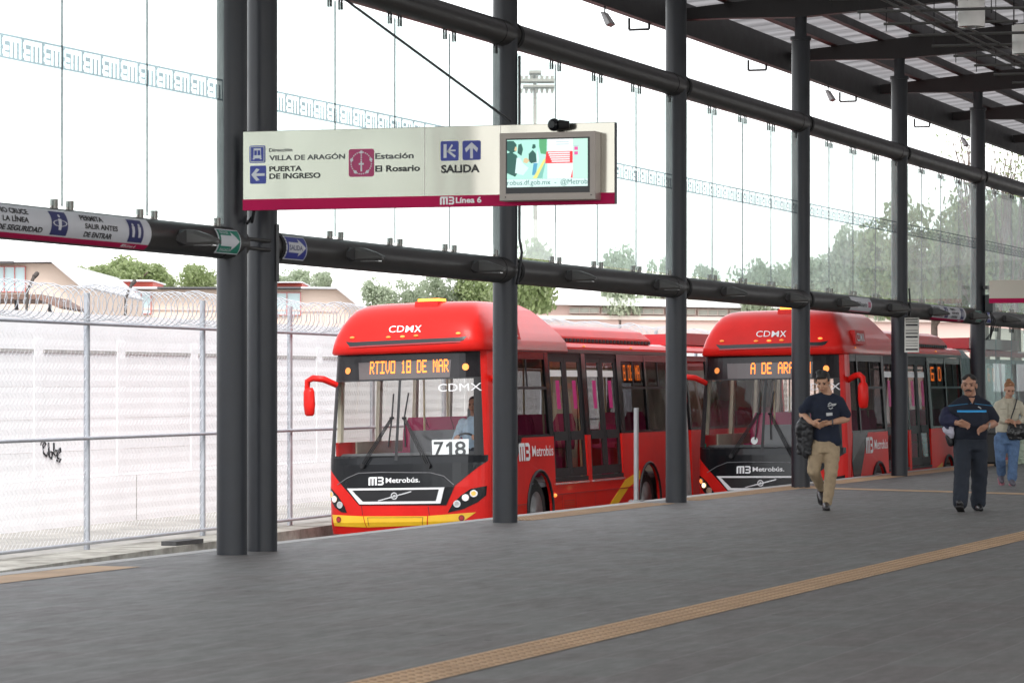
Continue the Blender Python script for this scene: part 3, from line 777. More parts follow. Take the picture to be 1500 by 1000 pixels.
def arrowplate(name, mat, txts, rounded):
    t = empty(name, (0, YC, ZL)); L = .5
    psheet(t, 'border', signw, 0, L, -44, 44, .004); psheet(t, 'field', mat, .025, L - .02, -39, 39, .006)
    mb = MB(); put2d(mb, poly2d((.06, R(-16)), (.3, R(-16)), (.3, R(-29)), (L - .04, R(2)), (.3, R(33)), (.3, R(19)), (.06, R(19))), pmp, .008, 0, [[], phs]); mb.build('arrow', signw, t)
    for body, u0, u1, f0, f1, mt in txts:
        mb = MB(); put2d(mb, fit_text(body, u0, u1, R(f0), R(f1 - f0), .01), pmp, .0095, 0, [[], phs]); mb.build('lettering', mt, t)
    return t
gs = arrowplate('exit_arrow_plate', greens, [('RUTA DE', .06, .24, 24, 34, signw), ('EVACUACIÓN', .06, .3, -33, -23, signw)], 1)
gs.location.x = atY(317.5, 360, YC - .14).x; tag(gs, 'green evacuation plate with white arrow on the left paired column', 'sign', 'green arrow plates on the pipe beam')
g2 = copy_tree(gs); g2.location.x = atY(1430, 465, YC - .14).x; tag(g2, 'small green arrow plate on the pipe beam at the far right', 'sign', 'green arrow plates on the pipe beam')
bs = arrowplate('exit_plate', blues, [('SALIDA', .07, .38, -7, 9, navyink)], 0)
bs.location.x = atY(417.5, 372, YC - .14).x; tag(bs, 'blue exit plate with white arrow, right of the paired columns', 'sign', 'blue exit plates on the pipe beam')
bs2 = copy_tree(bs); bs2.location.x = atY(1446, 468, YC - .14).x; tag(bs2, 'small blue exit plate on the pipe beam at the far right', 'sign', 'blue exit plates on the pipe beam')
t = empty('station_plate', (atY(1246, 455, YC - .14).x, YC, ZL)); L = atY(1276, 455, YC - .14).x - atY(1246, 455, YC - .14).x
psheet(t, 'sheet', signw, 0, L, -50, 45, .004); psheet(t, 'stripe', magenta, .0, L, -47, -42, .006)
pk = M('pale_pink_ink', (.5, .12, .2), .5)
mb = MB(); put2d(mb, fit_text('El Rosario', L * .27, L * .75, R(-12), R(26), .015), pmp, .007, 0, [[], phs]); mb.build('lettering', inkm, t)
for u in (.04, .82):
    mb = MB(); put2d(mb, rect2d(L * u, R(-14), L * (u + .13), R(18)), pmp, .007, 0, [[], phs]); mb.build('icon', pk, t)
tag(t, 'small white El Rosario station plate on the lower pipe beam', 'sign')
# hanging notice strip on a column
c = CX[6]
p = atY(1325, 516, YC - .2); q = atY(1335.5, 466, YC - .2)
t = empty('notice_strip', (p.x, YC - .2, p.z)); W, H = .24, q.z - p.z
MB().box((0, 0, 0), (.012, -W, H)).build('board', M('notice_board', (.6, .6, .55), .5), t)
mb = MB()
for k, (f, hh) in enumerate(((.93, .03), (.86, .02), (.76, .05), (.62, .02), (.53, .035), (.42, .05), (.33, .015), (.25, .015), (.18, .015), (.06, .05))):
    mb.box((-.003, -.02, f * H), (-.0005, -W + .02, (f + hh) * H))
mb.build('rows', inkm, t)
tag(t, 'narrow white notice strip with black rows hanging on a column', 'notice')
# far second hanging sign, its bracket box
X2 = CX[7] - .3
a = atX(1449, 412, X2); b = atX(1449, 444, X2); m_ = atX(1449, 437, X2)
t = empty('far_hanging_sign', (X2, a.y, 0)); W2 = 3.0
MB().box((0, 0, m_.z), (.06, -W2, a.z + .02)).build('panel', M('far_sign_cream', (.62, .56, .48), .5), t); MB().box((-.002, .002, b.z), (.062, -W2 - .002, m_.z)).build('stripe', magenta, t)
tag(t, 'distant cream hanging sign with magenta stripe, cut by the right picture edge', 'sign')
t = empty('junction_box', (CX[7], YC, 0)); z0 = atY(1440, 470, YC).z; z1 = atY(1440, 425, YC).z
MB().box((-.1, -RC - .02, z0 + .15), (.12, -RC - .16, z1 - .1)).build('box', black, t)
MB().box((-.3, -RC - .02, z1), (.1, -RC - .1, z1 + .06)).build('arm', black, t)
for k in range(3):
    MB().tube([(0, -RC - .09, z0 + .16), (.03 * k, -RC - .12 - .03 * k, z0), (.05, -RC - .08, z0 - .25 - .05 * k), (.0, -RC - .01, z0 - .35)], .012, 6).build('wire', black, t)
tag(t, 'black junction box with looping wires on the column behind the woman', 'junction box')
# conduits
for i, (dx, y, z0, z1) in enumerate(((CX[3], YC, 2.45, 5.1), (CX[6], YC, 2.4, 3.1))):
    if i == 0: pts = [(dx + .02, y - RC - .022, z1), (dx + .02, y - RC - .022, 3.1), (dx + .02, y - RC - .05, 2.95), (dx - .02, y - RP - .03, 2.75), (dx - .08, y - RP - .02, 2.6)]
    else: pts = [(dx + .03, y - RC - .02, z1), (dx + .03, y - RP - .03, 2.9), (dx + .03, y - RP - .03, 2.6), (dx + .02, y - RC - .02, 2.2)]
    tag(MB().tube(pts, .016, 8).build('conduit', black), ['thin dark cable running down the column behind the screen', 'thin dark cable above the white notice strip'][i], 'cable')
mb = MB().tube([atX(372, 309, SX + .1), atX(369, 325, SX + .2), (CX[1] + .1, YC - .16, 3.0), (CX[1] - .02, YC - .155, 2.93)], .014, 8)
tag(mb.build('sign_cable', black), 'short black cable looping under the left end of the hanging sign', 'cable')
# steel post
p = atZ(932, 734.5, 0)
t = empty('steel_post', p)
post = M('galvanised_post', (.36, .36, .37), .4, .6, .15)
MB().tube([(0, 0, 0), (0, 0, 1.21)], .032, 20).build('tube', post, t); MB().tube([(0, 0, .004), (0, 0, .016)], .1, 20).build('base_plate', post, t)
for k in range(4): MB().tube([(.07 * math.cos(k * 1.57 + .7), .07 * math.sin(k * 1.57 + .7), .016), (.07 * math.cos(k * 1.57 + .7), .07 * math.sin(k * 1.57 + .7), .03)], .012, 6).build('bolt', chrome, t)
tag(t, 'slim silver steel post at the platform edge', 'post')

# ================================================================== FENCE, WALL, BEYOND
SL = .056; ANG = math.atan(SL)
galv = M('galvanised_steel', (.42, .44, .48), .45, .5, .15, 6)
wirem = M('fence_wire', (.84, .85, .88), .6, spec=.2)
FB = -.67
fence = empty('chain_link_fence', (40.9, 19.84, 0), (0, 0, ANG))
tag(fence, 'tall galvanised chain link fence along the bus lane', 'fence')
FP = [-12.6, -8.4, -4.2, 0, 4.3, 8.1] + [8.1 + 4.15 * k for k in range(1, 13)]
for x in FP:
    MB().tube([(x, 0, FB), (x, 0, 2.72)], .042, 12).build('post', galv, fence)
LX0, LX1 = FP[0], FP[-1]
for z, r in ((2.31, .024), (.8, .024), (FB + .09, .024)): MB().tube([(LX0, -.05, z), (LX1, -.05, z)], r, 8).build('rail', galv, fence)
mb = MB(); P = .125; PV = .076; x = LX0 + .05; r = .0015; H0, H1 = FB + .1, 2.3; ns = int((H1 - H0) / PV)
while x < LX1:
    vs = []
    for k in range(ns + 1):
        xx = x + (P / 2 if k % 2 else -P / 2); z = H0 + k * PV; yy = .006 if k % 2 else -.006
        vs += [(xx - r, yy, z), (xx + r, yy - r, z), (xx + r * .5, yy + r * 1.5, z)]
    mb.add(vs, [(3 * k + i, 3 * k + (i + 1) % 3, 3 * k + 3 + (i + 1) % 3, 3 * k + 3 + i) for k in range(ns) for i in range(3)])
    x += P
mb.build('wire_mesh', wirem, fence)
rz = M('razor_wire_steel', (.5, .51, .54), .5, .5)
pts = []; n = 0; pitch = .2
for k in range(int((LX1 - LX0) / pitch * 18)):
    t_ = 2 * math.pi * k / 18; jit = 1 + .1 * math.sin(k * .37) + .16 * mnoise.noise(Vector((k * .021, 0, 0)))
    pts.append((LX0 + k * pitch / 18, .02 + .24 * jit * math.cos(t_), 2.58 + .235 * jit * math.sin(t_)))
mb = MB().tube(pts, .0068, 4, cap=False)
random.seed(3)
for i in range(0, len(pts), 3):
    p = Vector(pts[i]); d = Vector((random.uniform(-1, 1), random.uniform(-1, 1), random.uniform(-1, 1))).normalized() * .022; e = Vector((.006, .004, .008))
    mb.add([p - d, p + e, p + d, p - e], [(0, 1, 2, 3)])
coil = mb.build('razor_wire', rz); coil.location = (40.9, 19.84, 0); coil.rotation_euler = (0, 0, ANG)
tag(coil, 'coil of razor wire along the top of the chain link fence', 'razor wire')
# kerb and verge
fy = lambda x: 19.84 + SL * (x - 40.9)
kf = [(10, 15.7), (25, 17.3), (35.6, 18.5), (49.4, 19.75), (60, 20.5), (100, 22.9)]
def sheetpoly(name, pts, z0, z1, mat):
    mb = MB().prism(pts, lambda a, b, d: (a, b, d), z0, z1); return struct(recalc(mb.build(name, mat)))
sheetpoly('kerb', kf + [(100, fy(100) + .12), (10, fy(10) + .12)], -1.2, FB, conc)
sheetpoly('verge', [(10, fy(10) + .122), (100, fy(100) + .122), (100, 23.4 + SL * (100 - 45.4) + .4), (10, 23.4 + SL * (10 - 45.4) + .4)], -1.2, FB - .02, soil)
p, q = atZ(246, 799, FB), atZ(305, 795, FB)
tag(MB().box((p.x, p.y - .12, FB + .003), (q.x, p.y + .1, FB + .06)).build('drain_cover', M('drain_dark', (.05, .05, .052), .7, 0, .3, 8)), 'dark flat drain cover lying on the kerb by the fence', 'drain cover')
wallm = M('white_wall', (.86, .87, .89), .85, 0, .05, .5)
wallr = empty('boundary_wall', (45.4, 23.4, 0), (0, 0, ANG))
tag(wallr, 'long white boundary wall behind the chain link fence', 'wall')
MB().box((-34, 0, -1.0), (55, .25, 2.62)).build('wall_body', wallm, wallr)
MB().box((-34, -.03, -1.0), (55, -.001, .06)).build('base_course', wallm, wallr)
capm = M('wall_cap_grey', (.42, .41, .4), .8, 0, .3, 3)
PX = [-15.2 + 3.3 * k for k in range(20)]
for x in PX: MB().box((x - .16, -.014, .062), (x + .16, -.002, 2.2)).build('pilaster', wallm, wallr)
for x in PX: MB().box((x + .2, -.025, 2.0), (x + 3.1, -.002, 2.045)).build('ledge', capm, wallr)
jm = M('block_joint', (.8, .79, .78), .9)
for k in range(3):
    MB().box((-34, -.003, .48 + .5 * k), (55, -.001, .486 + .5 * k)).build('joint', jm, wallr)
MB().box((5.2, -.034, -1), (5.23, -.0305, .05)).build('crack', capm, wallr)
def wallpt(px, py):
    d = ray(px, py); n = Vector((-math.sin(ANG), math.cos(ANG), 0)); w0 = Vector((45.4, 23.4, 0))
    t_ = (w0 - Vector((0, 0, HC))).dot(n) / d.dot(n); p = Vector((0, 0, HC)) + d * t_
    q = Matrix.Rotation(-ANG, 3, 'Z') @ (p - w0); return Vector((q.x, -.012, q.z))
mb = MB()
for st in ([(58, 652), (59, 647), (62, 646), (62, 651)], [(63, 656), (66, 650), (64, 646), (61, 652), (62, 662), (67, 668), (71, 660)], [(70, 648), (71, 668), (75, 672), (76, 662), (72, 661)],
           [(78, 648), (78, 664), (82, 668), (84, 660), (79, 659)], [(84, 664), (88, 661), (87, 656), (84, 660), (83, 670), (87, 672)], [(82, 674), (86, 676), (88, 672)]):
    mb.tube([wallpt(*s) for s in st], .015, 5)
mb.build('graffiti', M('black_spray', (.03, .03, .035), .8), wallr)
# angled dark arms behind the razor wire
arm0 = empty('wall_arm', (0, 0, 0))
arm = M('dark_rusty_iron', (.06, .05, .045), .8, 0, .4, 6)
for i, (px, py) in enumerate(((48, 455), (192, 463))):
    p = wallpt(px, 455); o = arm0 if i == 0 else copy_tree(arm0)
    if i == 0:
        MB().tube([(0, 0, 0), (.02, .0, .3), (.2, -.02, .52)], [.026, .026, .03], 6).build('bar', arm, o)
        MB().tube([(.2, -.02, .52), (.3, -.03, .58)], .036, 6).build('tip', arm, o)
    w = Matrix.Rotation(ANG, 3, 'Z') @ Vector((p.x, .1, 2.62)); o.location = w + Vector((45.4, 23.4, 0))
    tag(o, ['dark bent iron arm on the white wall at the far left', 'dark bent iron arm on the white wall, the one nearer the columns'][i], 'iron arm', 'bent arms on the wall')

VD = Vector((CT, ST, 0))
def vmp(z):
    return lambda px, py, d: atD(px, py, z) + VD * d
peach = M('peach_plaster', (.62, .5, .42), .9, 0, .06, .3)
pinkw = M('pink_plaster', (.62, .45, .4), .9, 0, .06, .3)
roofe = M('grey_roof_edge', (.5, .5, .52), .7); roofd = M('dark_roof_edge', (.08, .08, .085), .7)
redf = M('red_window_frame', (.5, .1, .09), .5); paneb = M('pale_window_pane', (.45, .58, .6), .2)
redb = M('red_roof_box', (.55, .09, .06), .6)
def bld(name, label, z, part_list):
    t = empty(name, (0, 0, 0)); tag(t, label, 'building')
    for nm, mat, poly, d0, d1 in part_list:
        recalc(MB().prism(poly, vmp(z), d0, d1).build(nm, mat, t))
    return t
def wins(t, z, rects, fm, pm, bars=2, d=-.08):
    for x0, y0, x1, y1 in rects:
        f = empty('window', (0, 0, 0)); f.parent = t; mp = vmp(z)
        b = MB(); w = 1.0
        for p in ([(x0, y0), (x1, y0), (x1, y0 + w), (x0, y0 + w)], [(x0, y1 - w), (x1, y1 - w), (x1, y1), (x0, y1)]): b.prism(p, mp, d, -.01)
        for k in range(bars + 1):
            xx = x0 + (x1 - x0 - w) * k / bars; b.prism([(xx, y0 + w), (xx + w, y0 + w), (xx + w, y1 - w), (xx, y1 - w)], mp, d, -.01)
        b.build('frame', fm, f); MB().prism([(x0, y0), (x1, y0), (x1, y1), (x0, y1)], mp, d * .5, -.005).build('pane', pm, f)
t = bld('school_building', 'peach building with a sloping roof end at the far left beyond the wall', 75,
    [('wall', peach, [(-160, 386), (80, 386), (122, 421), (122, 590), (-160, 590)], 0, 12),
     ('roof_edge', roofe, [(24, 382), (79, 381.5), (124, 419), (122, 421.5), (78, 384.5), (24, 385)], -.4, 12.2),
     ('roof_edge', roofd, [(-160, 383.5), (23, 383.5), (23, 386), (-160, 386)], -.4, 12.2),
     ('roof_box', M('roof_box_pink', (.55, .4, .38), .8), [(-40, 376.5), (33, 376.5), (33, 383), (-40, 383)], 2, 6)])
wins(t, 75, [(-40, 390, 38, 428)], redf, paneb, 5)
t = bld('school_building', 'long low peach building with red roof boxes behind the paired columns', 96,
    [('wall', peach, [(60, 424), (495, 424), (527, 450), (527, 580), (60, 580)], 0, 10),
     ('roof_edge', roofe, [(120, 420.5), (232, 420.5), (232, 423.5), (120, 423.5)], -.4, 10.2), ('roof_edge', roofd, [(233, 420.5), (441, 420.5), (441, 423), (233, 423)], -.4, 10.2),
     ('roof_edge', roofe, [(442, 420.5), (496, 421), (528, 448), (527, 450), (494, 423.5), (442, 423)], -.4, 10.2),
     ('roof_box', redb, [(173, 411), (218, 411), (218, 420.4), (173, 420.4)], 1, 4), ('roof_box', redb, [(380, 413), (439, 413), (439, 420.4), (380, 420.4)], 1, 4),
     ('roof_box_lid', whitel, [(169, 409), (220, 409), (220, 410.9), (169, 410.9)], .6, 4.4), ('roof_box_lid', whitel, [(376, 411.5), (441, 411.5), (441, 412.9), (376, 412.9)], .6, 4.4),
     ('base_stripe', pinkw, [(60, 449), (495, 454), (495, 457), (60, 452)], -.05, -.002)])
wins(t, 96, [(178, 427, 222, 460), (380, 428, 441, 462)], redf, paneb, 3)
t = bld('rusty_shelter', 'low brown rusty shelter roof behind the razor wire at far left', 66,
    [('roof', M('rust_brown', (.16, .1, .08), .9, 0, .4, 2), [(-60, 431), (60, 431), (92, 449), (88, 452), (56, 438), (-60, 438)], 0, 4), ('post', roofd, [(10, 438), (13, 438), (13, 575), (10, 575)], 1, 1.3), ('post', roofd, [(60, 440), (63, 440), (63, 575), (60, 575)], 1, 1.3)])
t = bld('pink_building', 'long pale pink building with a window row behind the buses', 150,
    [('wall', pinkw, [(758, 446), (1500, 459), (1500, 580), (758, 580)], 0, 14), ('roof', M('pale_sheet_roof', (.75, .75, .74), .7), [(690, 428), (975, 439), (1500, 452), (1500, 458.5), (758, 445.5), (690, 440)], -.6, 14),
     ('sill_band', M('pale_band', (.72, .62, .56), .8), [(758, 461), (1500, 468), (1500, 473), (758, 467)], -.15, -.002)])
pw_ = M('office_pane', (.42, .42, .36), .2)
wins(t, 150, [(834 + 47 * k, 450 + .8 * k, 878 + 47 * k, 459 + .8 * k) for k in range(6)] , M('office_frame', (.55, .45, .4), .6), pw_, 3, -.2)
# floodlight mast
mz = 260; mp = vmp(mz)
t = empty('floodlight_mast', (0, 0, 0)); mm_ = M('mast_grey', (.42, .36, .32), .7)
s = mz / F
MB().tube([atD(785, 600, mz), atD(783.5, 105, mz)], [4 * s, 2.6 * s], 10).build('pole', mm_, t)
for y0, y1, x0, x1 in ((105, 109, 775, 793), (117, 121, 762, 812), (126, 129, 766, 812)): MB().prism([(x0, y0), (x1, y0), (x1, y1), (x0, y1)], mp, -1, 1).build('crossbar', mm_, t)
for k in range(7):
    for y in (112, 131): MB().prism([(761 + 7.6 * k, y), (766 + 7.6 * k, y), (765 + 7.6 * k, y + 5), (762 + 7.6 * k, y + 5)], mp, -.6, .6).build('lamp', mm_, t)
tag(t, 'tall pale floodlight mast far away behind the glass', 'mast')

# ---- trees
lg = leafmat('pale_leaves', [(.2, .26, .11), (.32, .39, .18), (.42, .48, .28)])  # leaf tones lightened to stand in for backlight and distant haze
ld = leafmat('mid_leaves', [(.12, .19, .08), (.22, .3, .13), (.32, .39, .2)])
lp = leafmat('greyish_leaves', [(.36, .42, .3), (.44, .5, .37), (.52, .57, .45)])
bark = M('bark', (.16, .12, .1), .9, 0, .3, 4)
def crown_mesh(n, seed, sz, lobes):
    rnd = random.Random(seed); mb = MB()
    L = []
    for _ in range(lobes):
        a = rnd.uniform(0, 6.283); rr = rnd.uniform(.15, .68); L.append((Vector((rr * math.cos(a), rr * math.sin(a), rnd.uniform(.28, .85))), rnd.uniform(.2, .4)))
    for _ in range(n):
        c, r = rnd.choice(L)
        d = Vector((rnd.gauss(0, 1), rnd.gauss(0, 1), rnd.gauss(0, 1))).normalized() * r * rnd.uniform(.5, 1.08) ** .6
        p = c + d
        if p.z < .1: continue
        u = Vector((rnd.gauss(0, 1), rnd.gauss(0, 1), rnd.gauss(0, 1))).normalized(); v = u.orthogonal().normalized()
        s = sz * rnd.uniform(.5, 1.3)
        mb.add([p - u * s, p + v * s * .7, p + u * s, p - v * s * .7], [(0, 1, 2, 3)])
    return mb
crowns = [crown_mesh(4600, 11 + k, .05, 17 + 3 * k) for k in range(4)]
cm_cache = {}
def tree(px, ytop, ybase, wpx, z, k, mat, label, name='leafy_tree', gz=-1):
    p = atD(px, HY, z); s = z / F
    top = HC + (HY - ytop) * s; bot = HC + (HY - ybase) * s
    t = empty(name, (p.x, p.y, gz)); H = (top - bot); W = wpx * s / 2 * 1.3
    key = (k, mat.name)
    if key not in cm_cache:
        o = crowns[k].build('crown', mat, t); cm_cache[key] = o
    else:
        o = cm_cache[key].copy(); C.objects.link(o); o.parent = t
    o.scale = (W, W, H); o.location = (0, 0, bot - gz); o.rotation_euler = (0, 0, px * .7)
    hb = bot - gz
    mb = MB().tube([(0, 0, 0), (W * .05, 0, hb * .6), (0, 0, hb + H * .5)], [W * .1, W * .075, W * .03], 8)
    for q in range(4):
        a = q * 1.6 + px; mb.tube([(0, 0, hb + H * .1 * q), (W * .45 * math.cos(a), W * .45 * math.sin(a), hb + H * (.35 + .1 * q))], [W * .045, W * .015], 5)
    mb.build('trunk', bark, t)
    tag(t, label, 'tree', 'trees beyond the wall'); return t
TR = [(133, 392, 425, 60, 120, 0, lg, 'small pale tree beside the sloping roof end at far left'), (196, 376, 428, 92, 125, 1, lg, 'broad pale green tree above the red roof box at far left'),
      (290, 391, 430, 60, 120, 2, lg, 'pale tree rising just left of the paired columns'), (246, 405, 428, 26, 130, 3, lg, 'small low tree between the broad pale tree and the columns'),
      (428, 398, 432, 62, 130, 3, lp, 'grey-green tree just right of the paired columns'), (472, 402, 432, 40, 140, 0, lp, 'small greyish tree over the second roof end'),
      (556, 408, 470, 62, 150, 1, lp, 'greyish tree above the left corner of the front bus'), (606, 416, 470, 50, 150, 2, lp, 'greyish tree behind the orange beacon of the front bus'),
      (650, 406, 470, 64, 140, 0, lp, 'green tree behind the top of the front bus'), (700, 402, 470, 70, 140, 3, lg, 'darker green tree just left of the column behind the screen'),
      (768, 356, 470, 110, 135, 1, lg, 'green tree seen through glass right of the column behind the screen'), (908, 374, 470, 64, 150, 2, lp, 'greyish tree behind glass left of the silver post column'),
      (968, 388, 470, 44, 160, 0, lp, 'small grey tree behind glass next to the silver post column'), (1028, 398, 475, 60, 160, 3, lp, 'greyish tree behind glass right of the silver post column'),
      (1100, 384, 475, 80, 150, 1, lp, 'greyish tree behind glass above the second bus windscreen'), (1150, 392, 475, 60, 150, 2, lp, 'small greyish tree left of the column behind the man in beige'),
      (1212, 384, 478, 90, 150, 3, lp, 'pale tree behind glass above the El Rosario plate'), (1258, 352, 480, 90, 140, 0, lp, 'pale green tree left of the column with the notice strip'),
      (1310, 330, 480, 130, 130, 1, lg, 'broad pale green tree behind the column with the notice strip'), (1368, 312, 480, 140, 125, 2, lg, 'broad green tree behind the far banner'),
      (1425, 306, 480, 130, 120, 3, ld, 'green tree behind the column past the stocky man'), (1490, 312, 480, 140, 112, 0, ld, 'dense green tree behind the far hanging sign'), (1560, 290, 480, 140, 115, 1, ld, 'dense green tree cut by the right picture edge')]
for a in TR: tree(*a)
# bare tree above the glass at the right
p = atD(1478, HY, 85); t = empty('bare_tree', (p.x, p.y, -1))
rnd = random.Random(5); mb = MB(); leaves = MB()
def twig(p, d, L, r, n):
    q = p + d * L
    mid = p + d * L * .5 + Vector((rnd.uniform(-1, 1), rnd.uniform(-1, 1), 0)) * L * .06
    mb.tube([p, mid, q], [r, r * .85, r * .65], 5, cap=False)
    if n == 0:
        for _ in range(3):
            c = q + Vector((rnd.gauss(0, .25), rnd.gauss(0, .25), rnd.gauss(-.1, .3))); u = Vector((rnd.gauss(0, 1), rnd.gauss(0, 1), rnd.gauss(0, 1))).normalized() * .05; v = u.orthogonal() * .6
            leaves.add([c - u, c + v, c + u, c - v], [(0, 1, 2, 3)])
        return
    for _ in range(3 if n > 2 else 2):
        e = (d + Vector((rnd.uniform(-.22, .22), rnd.uniform(-.22, .22), rnd.uniform(.0, .35)))).normalized(); twig(q, e, L * rnd.uniform(.62, .85), r * .62, n - 1)
for a in (-.2, -.08, 0.05, .17, .3): twig(Vector((a * ST * 2, -a * CT * 2, 2.2)), Vector((a * ST * .4, -a * CT * .4, 1)).normalized(), 2.0, .07, 4)
mb.tube([(0, 0, 0), (0, 0, 2.4)], [.2, .15], 8)
mb.build('branches', bark, t); leaves.build('leaves', lg, t)
tag(t, 'thin nearly bare tree with upright branches at the upper right', 'tree', 'trees beyond the wall')

# ================================================================== BUSES
BW, HW = 2.55, 1.275
def interp(tab, h):
    if h <= tab[0][0]: return tab[0][1:]
    for a, b in zip(tab, tab[1:]):
        if h <= b[0]:
            t = (h - a[0]) / (b[0] - a[0]); return tuple(p + (q - p) * t for p, q in zip(a[1:], b[1:]))
    return tab[-1][1:]
QF = [(.28, .06), (.45, .0), (.95, .0), (1.3, .03), (1.4, .05), (2.5, .17), (2.95, .22)]
FD = .40                                         # depth of the rounded front corners
def fs(u, h):                                    # setback of the front face
    k = min(1, abs(u) / HW)
    return interp(QF, h)[0] + FD * (1 - (1 - k ** 4) ** .25) + .05 * k * k
HR_ = [(2.93, 1.20, .11, .34), (2.96, 1.215, .06, .36), (3.10, 1.195, .09, .37), (3.22, 1.16, .13, .38), (3.36, 1.10, .20, .40), (3.48, 1.04, .30, .42), (3.58, .98, .43, .44), (3.66, .89, .66, .46), (3.69, .8, .95, .5)]
HR = [(h, w * 1.065, s_, d) for h, w, s_, d in HR_]
def hsb(u, h):                                   # setback of the roof hood
    w, s, d = interp(HR, h); k = min(1, abs(u) / w)
    return s + d * (1 - (1 - k ** 4) ** .25) + .05 * k * k
def fmp(u, h, off): return (fs(u, h) - off, HW - u, h)
def hmp(u, h, off): return (hsb(u, h) - off, HW - u, h + off * .3)
def fz(zx, zy):                                  # drawing coordinates of the front elevation -> metres
    u = (zx - 416.9) / 246.4; h = 3.903 - zy / 261.7 - .028 * u
    return u / (1 - .065 * max(0, min(1, (h - 1.4) / 1.5))), h
UG = sorted([s * q for q in (.15, .3, .45, .6, .75, .88, .98, 1.05, 1.11, 1.16, 1.2, 1.235, 1.26) for s in (-1, 1)] + [0])
HG = [.36, .45, .6, .8, .95, 1.1, 1.2, 1.3, 1.4, 1.6, 1.8, 2.0, 2.2, 2.4, 2.6, 2.8]
HH = [3.0, 3.05, 3.1, 3.15, 3.2, 3.25, 3.3, 3.36, 3.42, 3.48, 3.53, 3.58, 3.62]
def fpatch(poly, off, mb=None, mi=0):
    mb = mb or MB(); put2d(mb, poly if isinstance(poly, tuple) else (poly, [tuple(range(len(poly)))]), fmp, off, mi, [UG, HG]); return mb
def hpatch(poly, off, mb=None):
    mb = mb or MB(); put2d(mb, poly if isinstance(poly, tuple) else (poly, [tuple(range(len(poly)))]), hmp, off, 0, [UG, HH]); return mb
def fpoly(*pts): return [fz(*p) for p in pts]
def ftxt(body, zx0, zx1, zyb, zyt, bold, mp='f', off=.012, shear=0):
    u0, b = fz(zx0, zyb); u1, _ = fz(zx1, zyb); _, t = fz(zx0, zyt)
    mb = MB(); put2d(mb, fit_text(body, u0, u1, b, t - b, bold, shear), fmp if mp == 'f' else hmp, off, 0, [UG, []]); return mb
def smp_(x, h, off): return (x, -off, h)          # near side
def side_prism(mb, poly, y0, y1): return mb.prism(poly, lambda a, b, d: (a, d, b), y0, y1)
def arch(cx, r, cz=.5, h0=.28, n=14):
    a0 = math.asin(max(-1, (h0 - cz) / r)); pts = []
    for k in range(n + 1):
        a = math.pi - a0 + (-(math.pi - 2 * a0)) * k / n; pts.append((cx + r * math.cos(a), cz + r * math.sin(a)))
    return pts
def frontx(h): return interp(QF, h)[0] + FD + .05
WH1, WH2, XJ0, XJ1, XEND, WH3 = 2.5, 8.4, 10.15, 11.1, 17.9, 15.6
DOORS = [(3.3, 5.0), (5.2, 6.92)]
DOORB, DOORT = .93, 2.86
SILL = 1.63
def make_wheel(par, x, y, face):                  # face -1: outer face towards y = 0
    t = empty('wheel', (x, y, .5)); t.parent = par
    rings = []
    for r, d in ((.3, .0), (.44, .0), (.5, .04), (.5, .26), (.42, .3), (.3, .3)):
        rings.append([(r * math.cos(2 * math.pi * k / 36), -face * d, r * math.sin(2 * math.pi * k / 36)) for k in range(36)])
    MB().loft(rings, cap=False).build('tyre', rubber, t)
    rings = [[(r * math.cos(2 * math.pi * k / 36), -face * d, r * math.sin(2 * math.pi * k / 36)) for k in range(36)] for r, d in ((.3, .0), (.28, .03), (.24, .09), (.15, .1), (.13, .03), (.02, .02))]
    mb = MB().loft(rings, cap=True)
    for k in range(10):
        a = k * math.pi / 5; c = Vector((.19 * math.cos(a), -face * .09, .19 * math.sin(a))); mb.tube([c, c + Vector((0, face * .05, 0))], .014, 6)
    mb.build('rim', M_rim, t)
M_rim = M('wheel_rim', (.3, .3, .3), .45, .6, .3, 6)
rubberseal = M('window_seal', (.02, .02, .022), .5)
darkpan = M('dark_window_band', (.014, .012, .014), .2, coat=.1, spec=.25)
doorfr = M('door_frame_grey', (.03, .03, .032), .5, spec=.2)
stick = M('magenta_sticker', (.55, .03, .2), .5)
intceil = M('interior_ceiling', (.55, .54, .52), .6)
intfloor = M('interior_floor', (.22, .22, .23), .7)
polem = M('yellow_handrail', (.75, .6, .35), .35)
boardw = M('number_board', (.85, .85, .85), .4)
